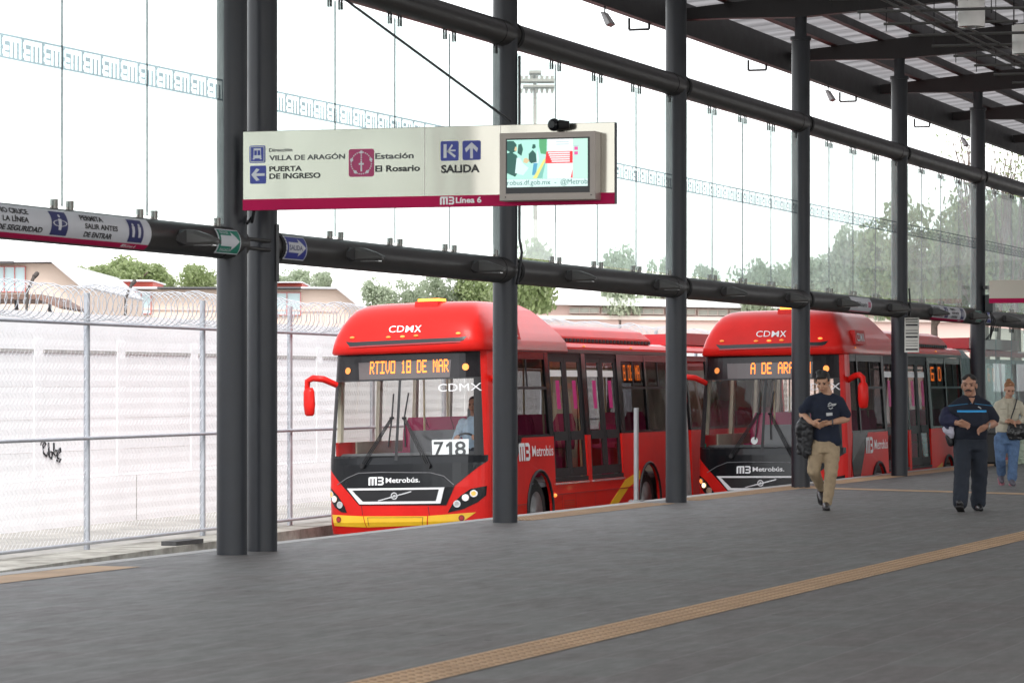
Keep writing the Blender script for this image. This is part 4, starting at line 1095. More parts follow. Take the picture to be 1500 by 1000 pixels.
def make_bus(dest, dest_x, side_led, num, driver):
    t = empty('articulated_bus', (0, 0, 0))
    # ---- front
    fr = fpatch([(-HW, .28), (HW, .28), (HW, 1.40), (-HW, 1.40)], 0).build('front_panel', redp, t)
    hp = fpatch(fpoly((108, 655), (722, 645), (722, 668), (692, 692), (612, 762), (578, 838), (240, 842), (205, 802), (112, 706)), .006).build('black_mask', blackg, t)
    sm = MB()
    for a, b in (((108, 672), (300, 682)), ((300, 682), (530, 682)), ((530, 682), (722, 660))): pass
    pts = [Vector(fmp(*fz(x, y), .009)) for x, y in ((192, 738), (240, 718), (330, 714), (420, 714), (520, 714), (570, 726), (608, 760))]
    sm.tube(pts, .006, 5); sm.tube([Vector(fmp(*fz(x, y), .009)) for x, y in ((150, 764), (170, 752), (192, 738))], .006, 5); sm.build('hood_seam', greyp, hp)
    # grille
    o = fpoly((193, 778), (573, 769), (557, 831), (243, 838)); i_ = fpoly((213, 785), (553, 777), (540, 822), (256, 828))
    mb = MB(); fpatch((o + i_, [(0, 1, 5, 4), (1, 2, 6, 5), (2, 3, 7, 6), (3, 0, 4, 7)]), .018, mb); fpatch((o + i_, [(0, 1, 5, 4), (1, 2, 6, 5), (2, 3, 7, 6), (3, 0, 4, 7)]), .006, mb)
    gr = mb.build('grille_surround', whitel, t)
    fpatch(i_, .009).build('grille_mesh', black, gr)
    mb = MB(); fpatch(fpoly((316, 822), (318, 826), (447, 789), (447, 784)), .016, mb); cu, ch = fz(381, 804); fpatch(ring2d(cu, ch, .036, .054, 24), .02, mb); fpatch(disc2d(cu, ch, .02), .02, mb)
    mb.build('grille_badge', silver, gr)
    # lettering on the mask
    ftxt('Metrobús.', 348, 480, 754, 735, .02).build('lettering', whitel, hp)
    u0, b0 = fz(280, 765); u1, b1 = fz(340, 731); mb = MB(); put2d(mb, emblem(u0, b0, u1 - u0, b1 - b0), fmp, .012); mb.build('emblem', whitel, hp)
    # headlights
    for pod, spots in (([(107, 778), (120, 782), (150, 806), (180, 848), (189, 872), (165, 870), (135, 852), (112, 822)], [(117, 803, 0), (133, 820, 1), (159, 842, 2)]),
                       ([(720, 763), (717, 800), (690, 826), (640, 852), (583, 866), (600, 834), (632, 800), (668, 774)], [(678, 792, 0), (649, 808, 1), (618, 832, 2)])):
        hl = fpatch(fpoly(*pod), .008).build('headlight', blackg, t)
        for x, y, k in spots:
            cu, ch = fz(x, y)
            mb = MB(); fpatch(ring2d(cu, ch, .036, .052, 18), .02, mb); fpatch(ring2d(cu, ch, .035, .052, 18), .008, mb); mb.build('ring', silver, hl)
            mb = MB(); fpatch(disc2d(cu, ch, .036), .014, mb); mb.build('lamp', (amber if k == 0 else headl) if k < 2 else lensm, hl)
    # bumper
    for pl in ([(118, 881), (254, 884), (264, 927), (128, 925)], [(257, 884), (505, 880), (501, 915), (267, 927)], [(509, 879), (684, 864), (640, 897), (505, 914)]):
        y_ = fpatch(fpoly(*pl), .006).build('yellow_panel', yellowp, t)
    mb = MB(); fpatch(fpoly((272, 888), (490, 884), (490, 886), (272, 890)), .009, mb); fpatch(fpoly((272, 890), (275, 890), (278, 922), (275, 922)), .0092, mb); fpatch(fpoly((487, 886), (490, 886), (486, 914), (483, 914)), .0092, mb)
    mb.build('panel_line', M('dark_yellow_line', (.3, .16, .02), .6), y_)
    for x, y in ((152, 899), (633, 886)):
        cu, ch = fz(x, y); mb = MB(); fpatch(disc2d(cu, ch, .045), .012, mb); f_ = mb.build('tow_cover', M_dark, t); mb = MB(); fpatch(disc2d(cu, ch, .032), .016, mb); mb.build('reflector', redd, f_)
    for x in (250, 510): fpatch(fpoly((x - 2, 843), (x + 1, 843), (x + 4, 880), (x + 2, 880)), .004).build('seam', M_dark, t)
    # windscreen band
    ws = fpatch([(-1.19, 1.40), (1.19, 1.40), (1.19, 2.545), (-1.19, 2.545)], .0).build('windscreen', shield, t)
    fpatch(fpoly((393, 358), (403, 358), (392, 668), (380, 668)), .006).build('centre_post', rubberseal, ws)
    mb = MB()
    fpatch([(-1.19, 1.40), (1.19, 1.40), (1.19, 1.425), (-1.19, 1.425)], .006, mb); fpatch([(-1.19, 2.53), (1.19, 2.53), (1.19, 2.55), (-1.19, 2.55)], .006, mb); mb.build('seal', rubberseal, ws)
    for s in (-1, 1):
        fpatch([(s * 1.19, 1.40), (s * HW, 1.40), (s * HW, 2.93), (s * 1.19, 2.93)], .002).build('pillar', redp if s > 0 else rubberseal, t)
        fpatch([(s * (1.06 if s > 0 else 1.14), 1.40), (s * 1.19, 1.40), (s * 1.19, 2.55), (s * (1.09 if s > 0 else 1.16), 2.55)], .004).build('glass_border', rubberseal, ws)
    db = fpatch([(-1.19, 2.55), (1.19, 2.55), (1.19, 2.95), (-1.19, 2.95)], .004).build('display_band', darkpan, t)
    dpn = fpatch(fpoly((232, 292), (592, 280), (588, 348), (236, 358)), .008).build('led_panel', ledback, db)
    u0, b0 = fz(dest_x[0], 336); u1, _ = fz(dest_x[1], 336); _, b1 = fz(dest_x[0], 287)
    mb = MB(); put2d(mb, led(dest, u0, u1, b0, b1), fmp, .012); mb.build('led_lettering', ledo, dpn)
    for x, y in ((188, 323), (645, 308)):
        cu, ch = fz(x, y); mb = MB(); fpatch(disc2d(cu, ch, .05), .016, mb); l_ = mb.build('round_lamp', amber if x > 300 else amberd, db)
    # wipers
    for piv, el, bl in (((258, 690), (372, 505), ((358, 618), (376, 412))), ((515, 687), (420, 505), ((425, 616), (434, 408)))):
        mb = MB()
        for k in (-1, 0, 1):
            du = .02 * k
            a = Vector(fmp(fz(*piv)[0] + du * 1.6, fz(*piv)[1], .05)); b = Vector(fmp(fz(*el)[0] + du, fz(*el)[1], .05)); mb.tube([a, b], .008, 5)
        mb.tube([fmp(*fz(*bl[0]), .03), fmp(*fz(*el), .045), fmp(*fz(*bl[1]), .03)], .013, 5)
        mb.tube([fmp(fz(*el)[0] - .03, fz(*el)[1], .04), fmp(fz(*el)[0] + .03, fz(*el)[1], .06)], .02, 6)
        mb.tube([fmp(*fz(*piv), .0), fmp(*fz(*piv), .07)], .035, 10)
        mb.build('wiper', black, t)
    # number board behind the glass, stickers
    if num:
        bd = fpatch(fpoly((520, 589), (657, 584), (656, 655), (523, 660)), -.03).build('number_board', boardw, t)
        ftxt('7', 529, 566, 651, 596, .012, off=-.024).build('number', inkm, bd); ftxt('8', 608, 648, 649, 594, .012, off=-.024).build('number', inkm, bd)
        fpatch(fpoly((587, 595), (597, 595), (598, 650), (586, 650), (585, 611), (575, 617), (574, 608)), -.024).build('number', inkm, bd)
        nb = fpatch(fpoly((676, 566), (703, 566), (703, 626), (676, 626)), -.02).build('permit_sticker', M('sticker_rose', (.6, .35, .38), .5), t)
    else:
        mb = MB(); cu, ch = fz(352, 622); fpatch(disc2d(cu, ch, .06), -.01, mb); mb.build('round_sticker', boardw, t)
        fpatch(fpoly((120, 640), (142, 640), (142, 662), (120, 662)), -.01).build('green_sticker', greens, t)
    ftxt('CDMX', 545, 700, 403, 374, .0, off=.006).build('glass_lettering', M_cd, ws)
    # ---- hood
    n = 28; rings = []
    XB = [4.3, 4.3, 4.25, 4.05, 3.75, 3.45, 3.2, 2.9, 2.6]
    for (h, w, s, d), xe in zip(HR, XB):
        ring = [(xe, HW + w, h)]
        for k in range(n + 1):
            ph = -math.pi / 2 + math.pi * k / n
            u = w * math.copysign(abs(math.sin(ph)) ** .5, math.sin(ph)); ring.append((s + d * (1 - abs(math.cos(ph)) ** .5) + .05 * (u / w) ** 2, HW - u, h))
        ring.append((xe, HW - w, h)); rings.append(ring)
    rings = rings[::1]
    hood = MB().loft(rings, cap=True, smooth=True).build('roof_hood', redp, t)
    recalc(hood)
    sl = hpatch(fpoly((190, 210), (222, 212), (630, 195), (660, 189), (648, 206), (620, 216), (235, 233), (208, 228)), .004).build('vent_slot', black, hood)
    mb = MB(); hpatch(fpoly((206, 231), (640, 211), (638, 215), (210, 235)), .02, mb); mb.build('slot_lip', redd, hood)
    for x, y in ((217, 195), (363, 194), (418, 192), (470, 189), (627, 180)):
        cu, ch = fz(x, y); mb = MB().ball(hmp(cu, ch, .01), (.02, .042, .018), 10, 6); mb.build('marker_lamp', amber if x > 600 or x == 418 else amberd, hood)
    ftxt('CD', 362, 421, 176, 151, .0, 'h', .012).build('lettering', whitel, hood); ftxt('M', 427, 457, 175.3, 150.3, .012, 'h', .012).build('lettering', whitel, hood); ftxt('X', 461, 487, 174.5, 149.5, .014, 'h', .012).build('lettering', whitel, hood)
    ub, hb = fz(470, 95)
    bc = MB().loft([[(.5, HW - ub - .2, 3.5), (.5, HW - ub + .2, 3.5), (1.3, HW - ub + .2, 3.5), (1.3, HW - ub - .2, 3.5)], [(.6, HW - ub - .19, 3.695), (.6, HW - ub + .19, 3.695), (1.2, HW - ub + .19, 3.695), (1.2, HW - ub - .19, 3.695)]], smooth=False).build('beacon_base', redp, hood)
    MB().box((.66, HW - ub - .17, 3.696), (1.0, HW - ub + .17, 3.735)).build('beacon', E_b, bc)
    # ---- near side
    sk = [(frontx(.28), .28)] + arch(WH1, .6) + arch(WH2, .6) + [(XJ0, .28), (XJ0, SILL)]
    sk += [(DOORS[1][1], SILL), (DOORS[1][1], DOORB), (DOORS[1][0], DOORB), (DOORS[1][0], SILL), (DOORS[0][1], SILL), (DOORS[0][1], DOORB), (DOORS[0][0], DOORB), (DOORS[0][0], SILL), (frontx(SILL), SILL), (frontx(1.3), 1.3)]
    side = side_prism(MB(), sk, 0, .04).build('side_panel', redp, t)
    side_prism(MB(), [(frontx(1.2) + .04, 1.15), (.76, .58), (.86, .58), (1.75, SILL), (frontx(SILL) + .12, SILL)], -.004, 0.0).build('dark_wedge', darkpan, side)
    mb = MB(); put2d(mb, fit_text('Metrobús', 2.18, 3.2, 1.34, .16, .008), smp_, .006); mb.build('lettering', whitel, side)
    mb = MB(); put2d(mb, emblem(1.55, 1.28, .52, .27), smp_, .006); mb.build('emblem', whitel, side)
    side_prism(MB(), [(5.65, .3), (6.1, .3), (7.2, .74), (7.86, .86), (7.86, 1.0), (7.0, .86)], -.004, 0.0).build('yellow_swoosh', yellowp, side)
    mb = MB()
    for x0, x1, z in ((1.0, 1.85, .62), (3.15, XJ0 - 1.2, .72)):
        mb.box((x0, -.01, z), (x1 if x1 < 7.7 else 7.75, 0, z + .018))
    mb.box((3.6, -.003, .3), (3.62, 0, .71)); mb.box((4.3, -.003, .3), (4.32, 0, .71)); mb.box((5.3, -.003, .3), (5.32, 0, .71))
    mb.build('trim_line', redd, side)
    mb = MB()
    for k in range(9): mb.box((3.7, -.004, .33 + .035 * k), (4.22, 0, .345 + .035 * k))
    mb.build('louvre_panel', redd, side)
    for x in (2.5, 8.4):
        pts = [Vector((a, -.012, b)) for a, b in arch(x, .62)]; MB().tube(pts, .024, 6).build('arch_trim', rubberseal, side)
    MB().ball((3.22, -.01, .72), (.05, .03, .03), 10, 6).build('side_marker', amber, side)
    for x in (.62, 4.6, 7.2): MB().ball((x + .6, .0, 3.045), (.05, .02, .018), 10, 6).build('side_marker', amberd, t)
    # window band: glass, pillars
    glass_spans = [(frontx(2) + .1, 1.25), (1.33, 3.12), (7.15, 8.5), (8.58, XJ0 - .12)]
    for k, (a, b) in enumerate(glass_spans):
        w = empty('side_window', (0, 0, 0)); w.parent = t
        a2 = [(a, SILL + .04), (b, SILL + .04), (b, 2.82), (a + (.06 if k == 0 else 0), 2.82)]
        side_prism(MB(), a2, .012, .02).build('pane', winglass, w)
        mb = MB()
        if k in (1, 2, 3):
            mb.box((a, .0, 2.36), (b, .02, 2.40)); mb.box(((a + b) / 2 - .015, .001, 2.40), ((a + b) / 2 + .015, .02, 2.82))
            mb.build('transom', rubberseal, w)
    for x0, x1 in ((1.25, 1.33), (3.12, 3.3), (5.0, 5.2), (6.92, 7.15), (8.5, 8.58), (XJ0 - .12, XJ0)): MB().box((x0, .0, SILL), (x1, .05, 2.93)).build('window_pillar', darkpan, t)
    for a, b in (((frontx(2.8) + .1, .004, 2.82), (3.3, .05, 2.93)), ((6.92, .004, 2.82), (XJ0, .05, 2.93)), ((frontx(SILL) + .1, .004, SILL), (3.3, .05, SILL + .04)), ((6.92, .004, SILL), (XJ0, .05, SILL + .04))):
        MB().box(a, b).build('window_rail', darkpan, t)
    side_prism(MB(), [(frontx(1.4), SILL), (frontx(1.4) + .1, SILL), (frontx(2.93) + .1, 2.93), (frontx(2.93), 2.93)], 0, .05).build('corner_post', redp, t)
    if side_led:
        o = MB(); o.box((7.3, .03, 2.46), (8.35, .05, 2.8)); o = o.build('side_display', ledback, t)
        mb = MB(); put2d(mb, led(side_led, 7.36, 8.3, 2.5, 2.76), lambda a, b, d: (a, .03 - d, b), .004); mb.build('led_lettering', ledo, o)
    # doors: two leaves each, upper and lower glass
    for d0, d1 in DOORS:
        dr = empty('door', (0, 0, 0)); dr.parent = t
        mb = MB(); gl = MB(); st = MB(); wl_ = MB()
        mid = (d0 + d1) / 2
        mb.box((d0, .012, DOORT), (d1, .05, 2.93)); mb.box((d0, .0, DOORB - .02), (d1, .05, DOORB + .05))
        for a, b in ((d0 + .01, mid - .006), (mid + .006, d1 - .01)):
            mb.box((a, .02, DOORB + .06), (a + .11, .05, DOORT)); mb.box((b - .11, .02, DOORB + .06), (b, .05, DOORT))
            mb.box((a + .11, .02, DOORB + .06), (b - .11, .05, DOORB + .2)); mb.box((a + .11, .02, 1.56), (b - .11, .05, 1.70)); mb.box((a + .11, .02, DOORT - .07), (b - .11, .05, DOORT))
            gl.box((a + .1, .035, DOORB + .2), (b - .1, .041, DOORT - .05))
            MB().box((b - .45, .031, 2.05), (b - .27, .034, 2.5)).build('sticker', stick, dr); MB().box((a + .14, .031, 2.56), (b - .14, .034, 2.66)).build('notice', boardw, dr)
            gl.build('glazing', doorglass, dr); gl = MB()
        mb.build('leaf_frame', doorfr, dr); 
        MB().box((d0, -.02, DOORB - .05), (d1, .0, DOORB - .025)).build('sill', silver, dr)
    # gutter rail and roof cove
    MB().box((frontx(2.9) + .08, -.012, 2.935), (XJ0, .05, 2.99)).build('gutter_rail', M_gut, t)
    prof_ = [(0, 2.992), (.0, 3.03), (.05, 3.09), (.2, 3.13), (HW, 3.16), (BW - .2, 3.13), (BW - .05, 3.09), (BW, 3.03), (BW, 2.95)]
    rings = [[(x, y, z) for y, z in prof_] for x in (4.2, XJ0)]
    MB().loft(rings, cap=False, closed=False, smooth=False).build('roof', redp, t)
    pod = []
    for z, ins, xa, xb in ((3.12, .12, 3.6, 9.35), (3.18, .1, 3.6, 9.35), (3.34, .2, 3.6, 9.0), (3.39, .34, 3.6, 8.7)):
        pod.append([(xa, ins, z), (xb, ins, z), (xb, BW - ins, z), (xa, BW - ins, z)])
    pd = MB().loft(pod, smooth=False).build('roof_pod', redp, t); bevel(recalc(pd), .03, 3)
    mb = MB(); x = 3.7
    while x < 9.2: mb.box((x, .085, 3.115), (x + .12, .1, 3.17)); x += .2
    mb.build('pod_rivet', rubberseal, pd)
    MB().loft([[(1.15, -.03, 3.11), (1.95, -.03, 3.11), (1.95, .2, 3.11), (1.15, .2, 3.11)], [(1.2, .0, 3.34), (1.9, .0, 3.34), (1.9, .3, 3.34), (1.2, .3, 3.34)]], smooth=False).build('side_name_box', redp, hood)
    mb = MB(); put2d(mb, fit_text('CDMX', 1.27, 1.83, 3.16, .13, .015), lambda a, b, o_: (a, -.03 + (b - 3.11) * .13 - o_, b), .006); mb.build('lettering', whitel, hood)
    # far side
    sk2 = [(frontx(.28), .28)] + arch(WH1, .6) + arch(WH2, .6) + [(XJ0, .28), (XJ0, SILL), (frontx(SILL), SILL)]
    side_prism(MB(), sk2, BW - .04, BW).build('side_panel', redp, t)
    mb = MB(); gl = MB()
    for k in range(6):
        a = frontx(2) + k * (XJ0 - frontx(2)) / 6; b = a + (XJ0 - frontx(2)) / 6
        MB().box((a, BW - .06, SILL), (a + .12, BW - .002, 2.77)).build('window_pillar', cream, t); MB().box((a + .12, BW - .02, SILL), (b, BW - .012, 2.78)).build('window_glass', doorglass, t)
    MB().box((frontx(2) + .0, BW - .058, 2.78), (XJ0, BW - .004, 2.96)).build('window_rail', cream, t); MB().box((1.2, BW - .075, .94), (XJ0, BW - .05, SILL)).build('inner_lining', cream, t)
    # interior
    it = MB().box((.6, .06, .86), (XJ0, BW - .06, .93)); it = it.build('cabin_floor', intfloor, t)
    MB().box((.65, .07, 2.945), (XJ0, BW - .07, 2.96)).build('cabin_ceiling', intceil, t)
    MB().box((XJ0 - .1, .1, .94), (XJ0 - .05, .75, 2.9)).build('end_wall', cream, t); MB().box((XJ0 - .1, BW - .75, .94), (XJ0 - .05, BW - .1, 2.9)).build('end_wall', cream, t)
    db_ = [[(.34, .1, 1.02), (.34, BW - .1, 1.02), (.34, BW - .1, 1.38), (.34, .1, 1.38)], [(.62, .08, .95), (.62, BW - .08, .95), (.62, BW - .08, 1.46), (.62, .08, 1.46)], [(.95, .08, .95), (.95, BW - .08, .95), (.95, BW - .08, 1.34), (.95, .08, 1.34)]]
    MB().loft(db_, smooth=False).build('dashboard', dash, t)
    MB().box((1.7, BW - 1.55, .94), (1.74, BW - .75, 1.78)).build('partition', greyp, t)
    MB().tube([(.95, .62 + .22 * math.cos(a), 1.52 + .2 * math.sin(a)) for a in [2 * math.pi * k / 20 for k in range(21)]], .016, 6).build('steering_wheel', black, t)
    seatmb = MB()
    for x in (2.4, 3.2, 4.0, 5.6, 6.4, 7.2, 8.6):
        for y in (.42, 1.72, 2.14) if x not in (3.2, 4.0, 5.6, 6.4) else (1.74, 2.16):
            s_ = MB()
            rings = [[(x + .0, y - .2, 1.4), (x + .42, y - .2, 1.36), (x + .42, y + .2, 1.36), (x, y + .2, 1.4)], [(x, y - .2, 1.46), (x + .45, y - .2, 1.42), (x + .45, y + .2, 1.42), (x, y + .2, 1.46)]]
            s_.loft(rings, smooth=False)
            for q in range(1): s_.loft([[(x + .40, y - .2, 1.4), (x + .46, y - .2, 1.4), (x + .46, y + .2, 1.4), (x + .40, y + .2, 1.4)], [(x + .46, y - .21, 1.8), (x + .51, y - .21, 1.8), (x + .51, y + .21, 1.8), (x + .46, y + .21, 1.8)], [(x + .5, y - .14, 1.98), (x + .54, y - .14, 1.98), (x + .54, y + .14, 1.98), (x + .5, y + .14, 1.98)]], smooth=False)
            s_.box((x + .1, y - .08, .931), (x + .3, y + .08, 1.37))
            s_.build('seat', seatm, t)
    for x in (2.2, 3.25, 5.1, 7.0, 8.5):
        for y in (.75, BW - .8): MB().tube([(x, y, .93), (x, y, 2.94)], .018, 8).build('handrail', polem, t)
    for y in (.75, BW - .8): MB().tube([(2.2, y, 2.72), (9.8, y, 2.72)], .016, 8).build('handrail', polem, t)
    # mirrors
    for s in (-1, 1):
        x0 = .35; u0 = s * 1.13
        arm_ = [Vector((fs(u0, 2.5) - .01, HW - u0, 2.49)), Vector((.12, HW - s * 1.27, 2.58)), Vector((.08, HW - s * 1.42, 2.6)), Vector((.1, HW - s * 1.52, 2.56)), Vector((.1, HW - s * 1.53, 2.42))]
        if s > 0: arm_ = [Vector(p) for p in ((.62, .08, 2.5), (.52, -.06, 2.57), (.44, -.16, 2.59), (.4, -.23, 2.54), (.4, -.24, 2.42))]
        mr = MB().tube(arm_, [.045, .05, .05, .046, .04], 10).build('mirror', redp, t)
        rings = []
        mx_, my_ = (.4, -.23) if s > 0 else (.1, HW - s * 1.5)
        for z, a, b in ((2.04, .05, .03), (2.07, .075, .055), (2.2, .09, .07), (2.4, .085, .065), (2.46, .06, .045)):
            rings.append([(mx_ + b * math.cos(2 * math.pi * k / 16), my_ + a * math.sin(2 * math.pi * k / 16), z) for k in range(16)])
        MB().loft(rings).build('mirror_body', redp, mr)
    # wheels
    for x in (WH1, WH2):
        make_wheel(t, x, .06, -1); make_wheel(t, x, BW - .06, 1)
    mb = MB()
    for x in (WH1, WH2): mb.box((x - .62, .32, .3), (x + .62, .36, 1.15))
    mb.box((.7, .4, .35), (XJ0, .42, .9)); mb.build('underbody', black, t)
    # bellows
    rings = []
    for k in range(17):
        g = .05 if k % 2 else -.0
        x = XJ0 + (XJ1 - XJ0) * k / 16
        y0, y1, z0, z1 = .06 - g, BW - .06 + g, .5 - g, 3.05 + g
        rings.append([(x, y0, z0), (x, y1, z0), (x, y1, z1 - .15), (x, y1 - .15, z1), (x, y0 + .15, z1), (x, y0, z1 - .15)])
    MB().loft(rings, cap=False, smooth=False).build('bellows', bellow, t)
    # rear section
    sk3 = [(XJ1, .28)] + arch(WH3, .6) + [(XEND, .3), (XEND, SILL), (XJ1, SILL)]
    for y0, y1 in ((0, .04), (BW - .04, BW)): side_prism(MB(), sk3, y0, y1).build('side_panel', redp, t)
    for y0, y1 in ((.0, .05), (BW - .05, BW)):
        mb = MB(); gl = MB()
        xs = [XJ1, 12.4, 14.2, 15.9, XEND]
        for a, b in zip(xs, xs[1:]):
            MB().box((a, y0, SILL), (a + .1, y1, 2.94)).build('window_pillar', darkpan, t); MB().box((a + .1, (y0 + y1) / 2 - .004, SILL + .05), (b, (y0 + y1) / 2 + .004, 2.85)).build('window_glass', winglass, t)
        mb.box((XJ1 + .1, y0 + .002, SILL), (XEND, y1 - .002, SILL + .05)); mb.box((XJ1 + .1, y0 + .002, 2.85), (XEND, y1 - .002, 2.94))
        mb.build('window_rail', darkpan, t)
    MB().box((XEND, .0, .3), (XEND + .1, BW, 2.95)).build('rear_panel', redp, t)
    MB().box((XJ1, .06, .86), (XEND, BW - .06, .93)).build('cabin_floor', intfloor, t)
    rings = [[(x, y, z) for y, z in prof_] for x in (XJ1, XEND + .1)]
    MB().loft(rings, cap=False, closed=False, smooth=False).build('roof', redp, t)
    MB().box((XJ1 + .8, .2, 3.15), (XEND - .6, BW - .2, 3.36)).build('roof_pod', redd, t)
    o = MB().box((12.8, .035, 2.46), (13.7, .055, 2.8)).build('side_display', ledback, t)
    mb = MB(); put2d(mb, led('6 D', 12.9, 13.6, 2.5, 2.76), lambda a, b, d: (a, .0345 - d, b), .004); mb.build('led_lettering', ledo, o)
    make_wheel(t, WH3, .06, -1); make_wheel(t, WH3, BW - .06, 1)
    for ch in t.children_recursive:                # bodies taper inwards above the sill
        if ch.type == 'MESH' and ch.parent.name.split('.')[0] != 'wheel':
            for v in ch.data.vertices:
                q = max(0, min(1, (v.co.z - 1.4) / 1.5))
                if q and not ch.name.startswith('mirror'): v.co.y = HW + (v.co.y - HW) * (1 - .065 * q)
    return t
M_dark = M('dark_red_seam', (.12, .01, .015), .5)
M_cd = M('glass_white_lettering', (.8, .8, .82), .5)
M_gut = M('gutter_grey', (.06, .055, .055), .4)
E_b = M('beacon_amber', (1.0, .3, .03), .3, emit=1.6)
bus1 = make_bus('RTIVO 18 DE MAR', (279, 584), '8 DE MA', '718', True)
BX1, BY1 = 46.97, 16.35
bus1.location = (BX1, BY1, GZ); bus1.rotation_euler = (R(-1.6), 0, 0)
tag(bus1, 'red articulated bus with the number board 718 behind its windscreen, nearer the camera', 'bus', 'red articulated buses')
bus2 = make_bus('A DE ARAGON', (334, 584), '6 D', None, False)
BX2, BY2 = 54.45, 12.76
bus2.location = (BX2, BY2, GZ); bus2.rotation_euler = (R(-.9), 0, 0)
tag(bus2, 'red articulated bus at the platform behind the man in beige trousers, without number board', 'bus', 'red articulated buses')

# ================================================================== PEOPLE
def skinmat(name, col):
    m = M(name, col, .5, 0, .08, 30); m.node_tree.nodes['Principled BSDF'].inputs['Subsurface Weight'].default_value = .1
    m.node_tree.nodes['Principled BSDF'].inputs['Subsurface Radius'].default_value = (.01, .004, .002); return m
def caps(mb, p0, r0, p1, r1, n=14):
    p0, p1 = Vector(p0), Vector(p1); d = p1 - p0; L = d.length
    if L < 1e-5: return mb.ball(p0, r0)
    d /= L; pts = []; rs = []
    for k in range(5): a = math.pi / 2 * (1 - k / 4.0); pts.append(p0 - d * (r0 * math.sin(a) * .999)); rs.append(max(.0008, r0 * math.cos(a)))
    for k in range(1, 4): pts.append(p0 + d * L * k / 4); rs.append(r0 + (r1 - r0) * k / 4)
    for k in range(5): a = math.pi / 2 * k / 4.0; pts.append(p1 + d * (r1 * math.sin(a) * .999)); rs.append(max(.0008, r1 * math.cos(a)))
    return mb.tube(pts, rs, n)
def chain(mb, pts, rs):
    for i in range(len(pts) - 1): caps(mb, pts[i], rs[i], pts[i + 1], rs[i + 1])
    return mb
def ell(mb, rings, n=24):      # rings: (centre, rx, ry)
    rr = []
    c0, a0, b0 = rings[0]; rr.append([Vector(c0) + Vector((a0 * .3 * math.cos(2 * math.pi * k / n), b0 * .3 * math.sin(2 * math.pi * k / n), -.01)) for k in range(n)])
    for c, a, b in rings:
        rr.append([Vector(c) + Vector((a * math.copysign(abs(math.cos(t)) ** .85, math.cos(t)), b * math.copysign(abs(math.sin(t)) ** .85, math.sin(t)), 0)) for t in [2 * math.pi * k / n for k in range(n)]])
    c0, a0, b0 = rings[-1]; rr.append([Vector(c0) + Vector((a0 * .3 * math.cos(2 * math.pi * k / n), b0 * .3 * math.sin(2 * math.pi * k / n), .01)) for k in range(n)])
    return mb.loft(rr)
def remesh(mb, name, mats, parent, vox=.01, smooth=4, wr=0, wf=9, seed=0, xf=None):
    me = bpy.data.meshes.new('tmp'); me.from_pydata([tuple(v) for v in mb.v], [], mb.f)
    ob = bpy.data.objects.new('tmp', me); C.objects.link(ob)
    bm = bmesh.new(); bm.from_mesh(me); bmesh.ops.recalc_face_normals(bm, faces=bm.faces[:]); bm.to_mesh(me); bm.free()
    md = ob.modifiers.new('r', 'REMESH'); md.mode = 'VOXEL'; md.voxel_size = vox; md.use_smooth_shade = True
    if smooth: sm = ob.modifiers.new('s', 'SMOOTH'); sm.iterations = smooth; sm.factor = .5
    dg = bpy.context.evaluated_depsgraph_get(); dg.update()
    m2 = bpy.data.meshes.new_from_object(ob.evaluated_get(dg)); bpy.data.objects.remove(ob); bpy.data.meshes.remove(me)
    m2.name = name
    if wr:
        for v in m2.vertices:
            p = v.co; k = mnoise.noise(Vector((p.x * wf + seed, p.y * wf, p.z * wf * 1.7 + p.x * 6))) + .6 * mnoise.noise(Vector((p.x * wf * 2.3, p.y * wf * 2.3 + seed, p.z * wf * 3.1 - p.x * 9)))
            v.co = p + v.normal * k * wr
    for mt in (mats if isinstance(mats, list) else [mats]): m2.materials.append(mt)
    m2.polygons.foreach_set('use_smooth', [True] * len(m2.polygons)); m2.update()
    o = bpy.data.objects.new(name, m2); C.objects.link(o); o.parent = parent
    return o
def fingers(mb, wrist, d, nrm, side, sc=1.0, curl=.9):
    """hand: wrist point, direction of the fingers, palm normal, side = direction of the thumb"""
    w = Vector(wrist); d = Vector(d).normalized(); s = Vector(side); s = (s - d * s.dot(d)).normalized(); nrm = Vector(nrm); nrm = (nrm - d * nrm.dot(d) - s * nrm.dot(s)).normalized()
    caps(mb, w, .027 * sc, w + d * .04 * sc, .03 * sc)
    for k in range(4):
        q = s * (.033 - .022 * k) * sc; caps(mb, w + d * .03 * sc + q * .8, .018 * sc, w + d * .085 * sc + q, .0135 * sc)
        L = (.043, .048, .045, .035)[k] * sc
        p1 = w + d * .09 * sc + q; a = curl * (.6 + .1 * k)
        d1 = (d * math.cos(a) + nrm * math.sin(a)); p2 = p1 + d1 * L; d2 = (d * math.cos(a * 2) + nrm * math.sin(a * 2)); p3 = p2 + d2 * L * .8
        caps(mb, p1, .0105 * sc, p2, .0095 * sc, 8); caps(mb, p2, .0095 * sc, p3, .008 * sc, 8)
    t0 = w + d * .025 * sc + s * .028 * sc; t1 = t0 + (d * .6 + s * .6 + nrm * .35).normalized() * .045 * sc; t2 = t1 + (d * .9 + s * .1 + nrm * .5).normalized() * .035 * sc
    caps(mb, t0, .0165 * sc, t1, .0125 * sc, 8); caps(mb, t1, .0125 * sc, t2, .0095 * sc, 8)
def head_parts(c, pitch, yaw, sc=1.0, roll=0):
    Mx = Matrix.Translation(Vector(c)) @ Euler((pitch, roll, yaw), 'XYZ').to_matrix().to_4x4() @ Matrix.Scale(sc, 4)
    def T(p): return Mx @ Vector(p)
    return Mx, T
def add_x(dst, src, Mx): dst.add([Mx @ Vector(v) for v in src.v], src.f)
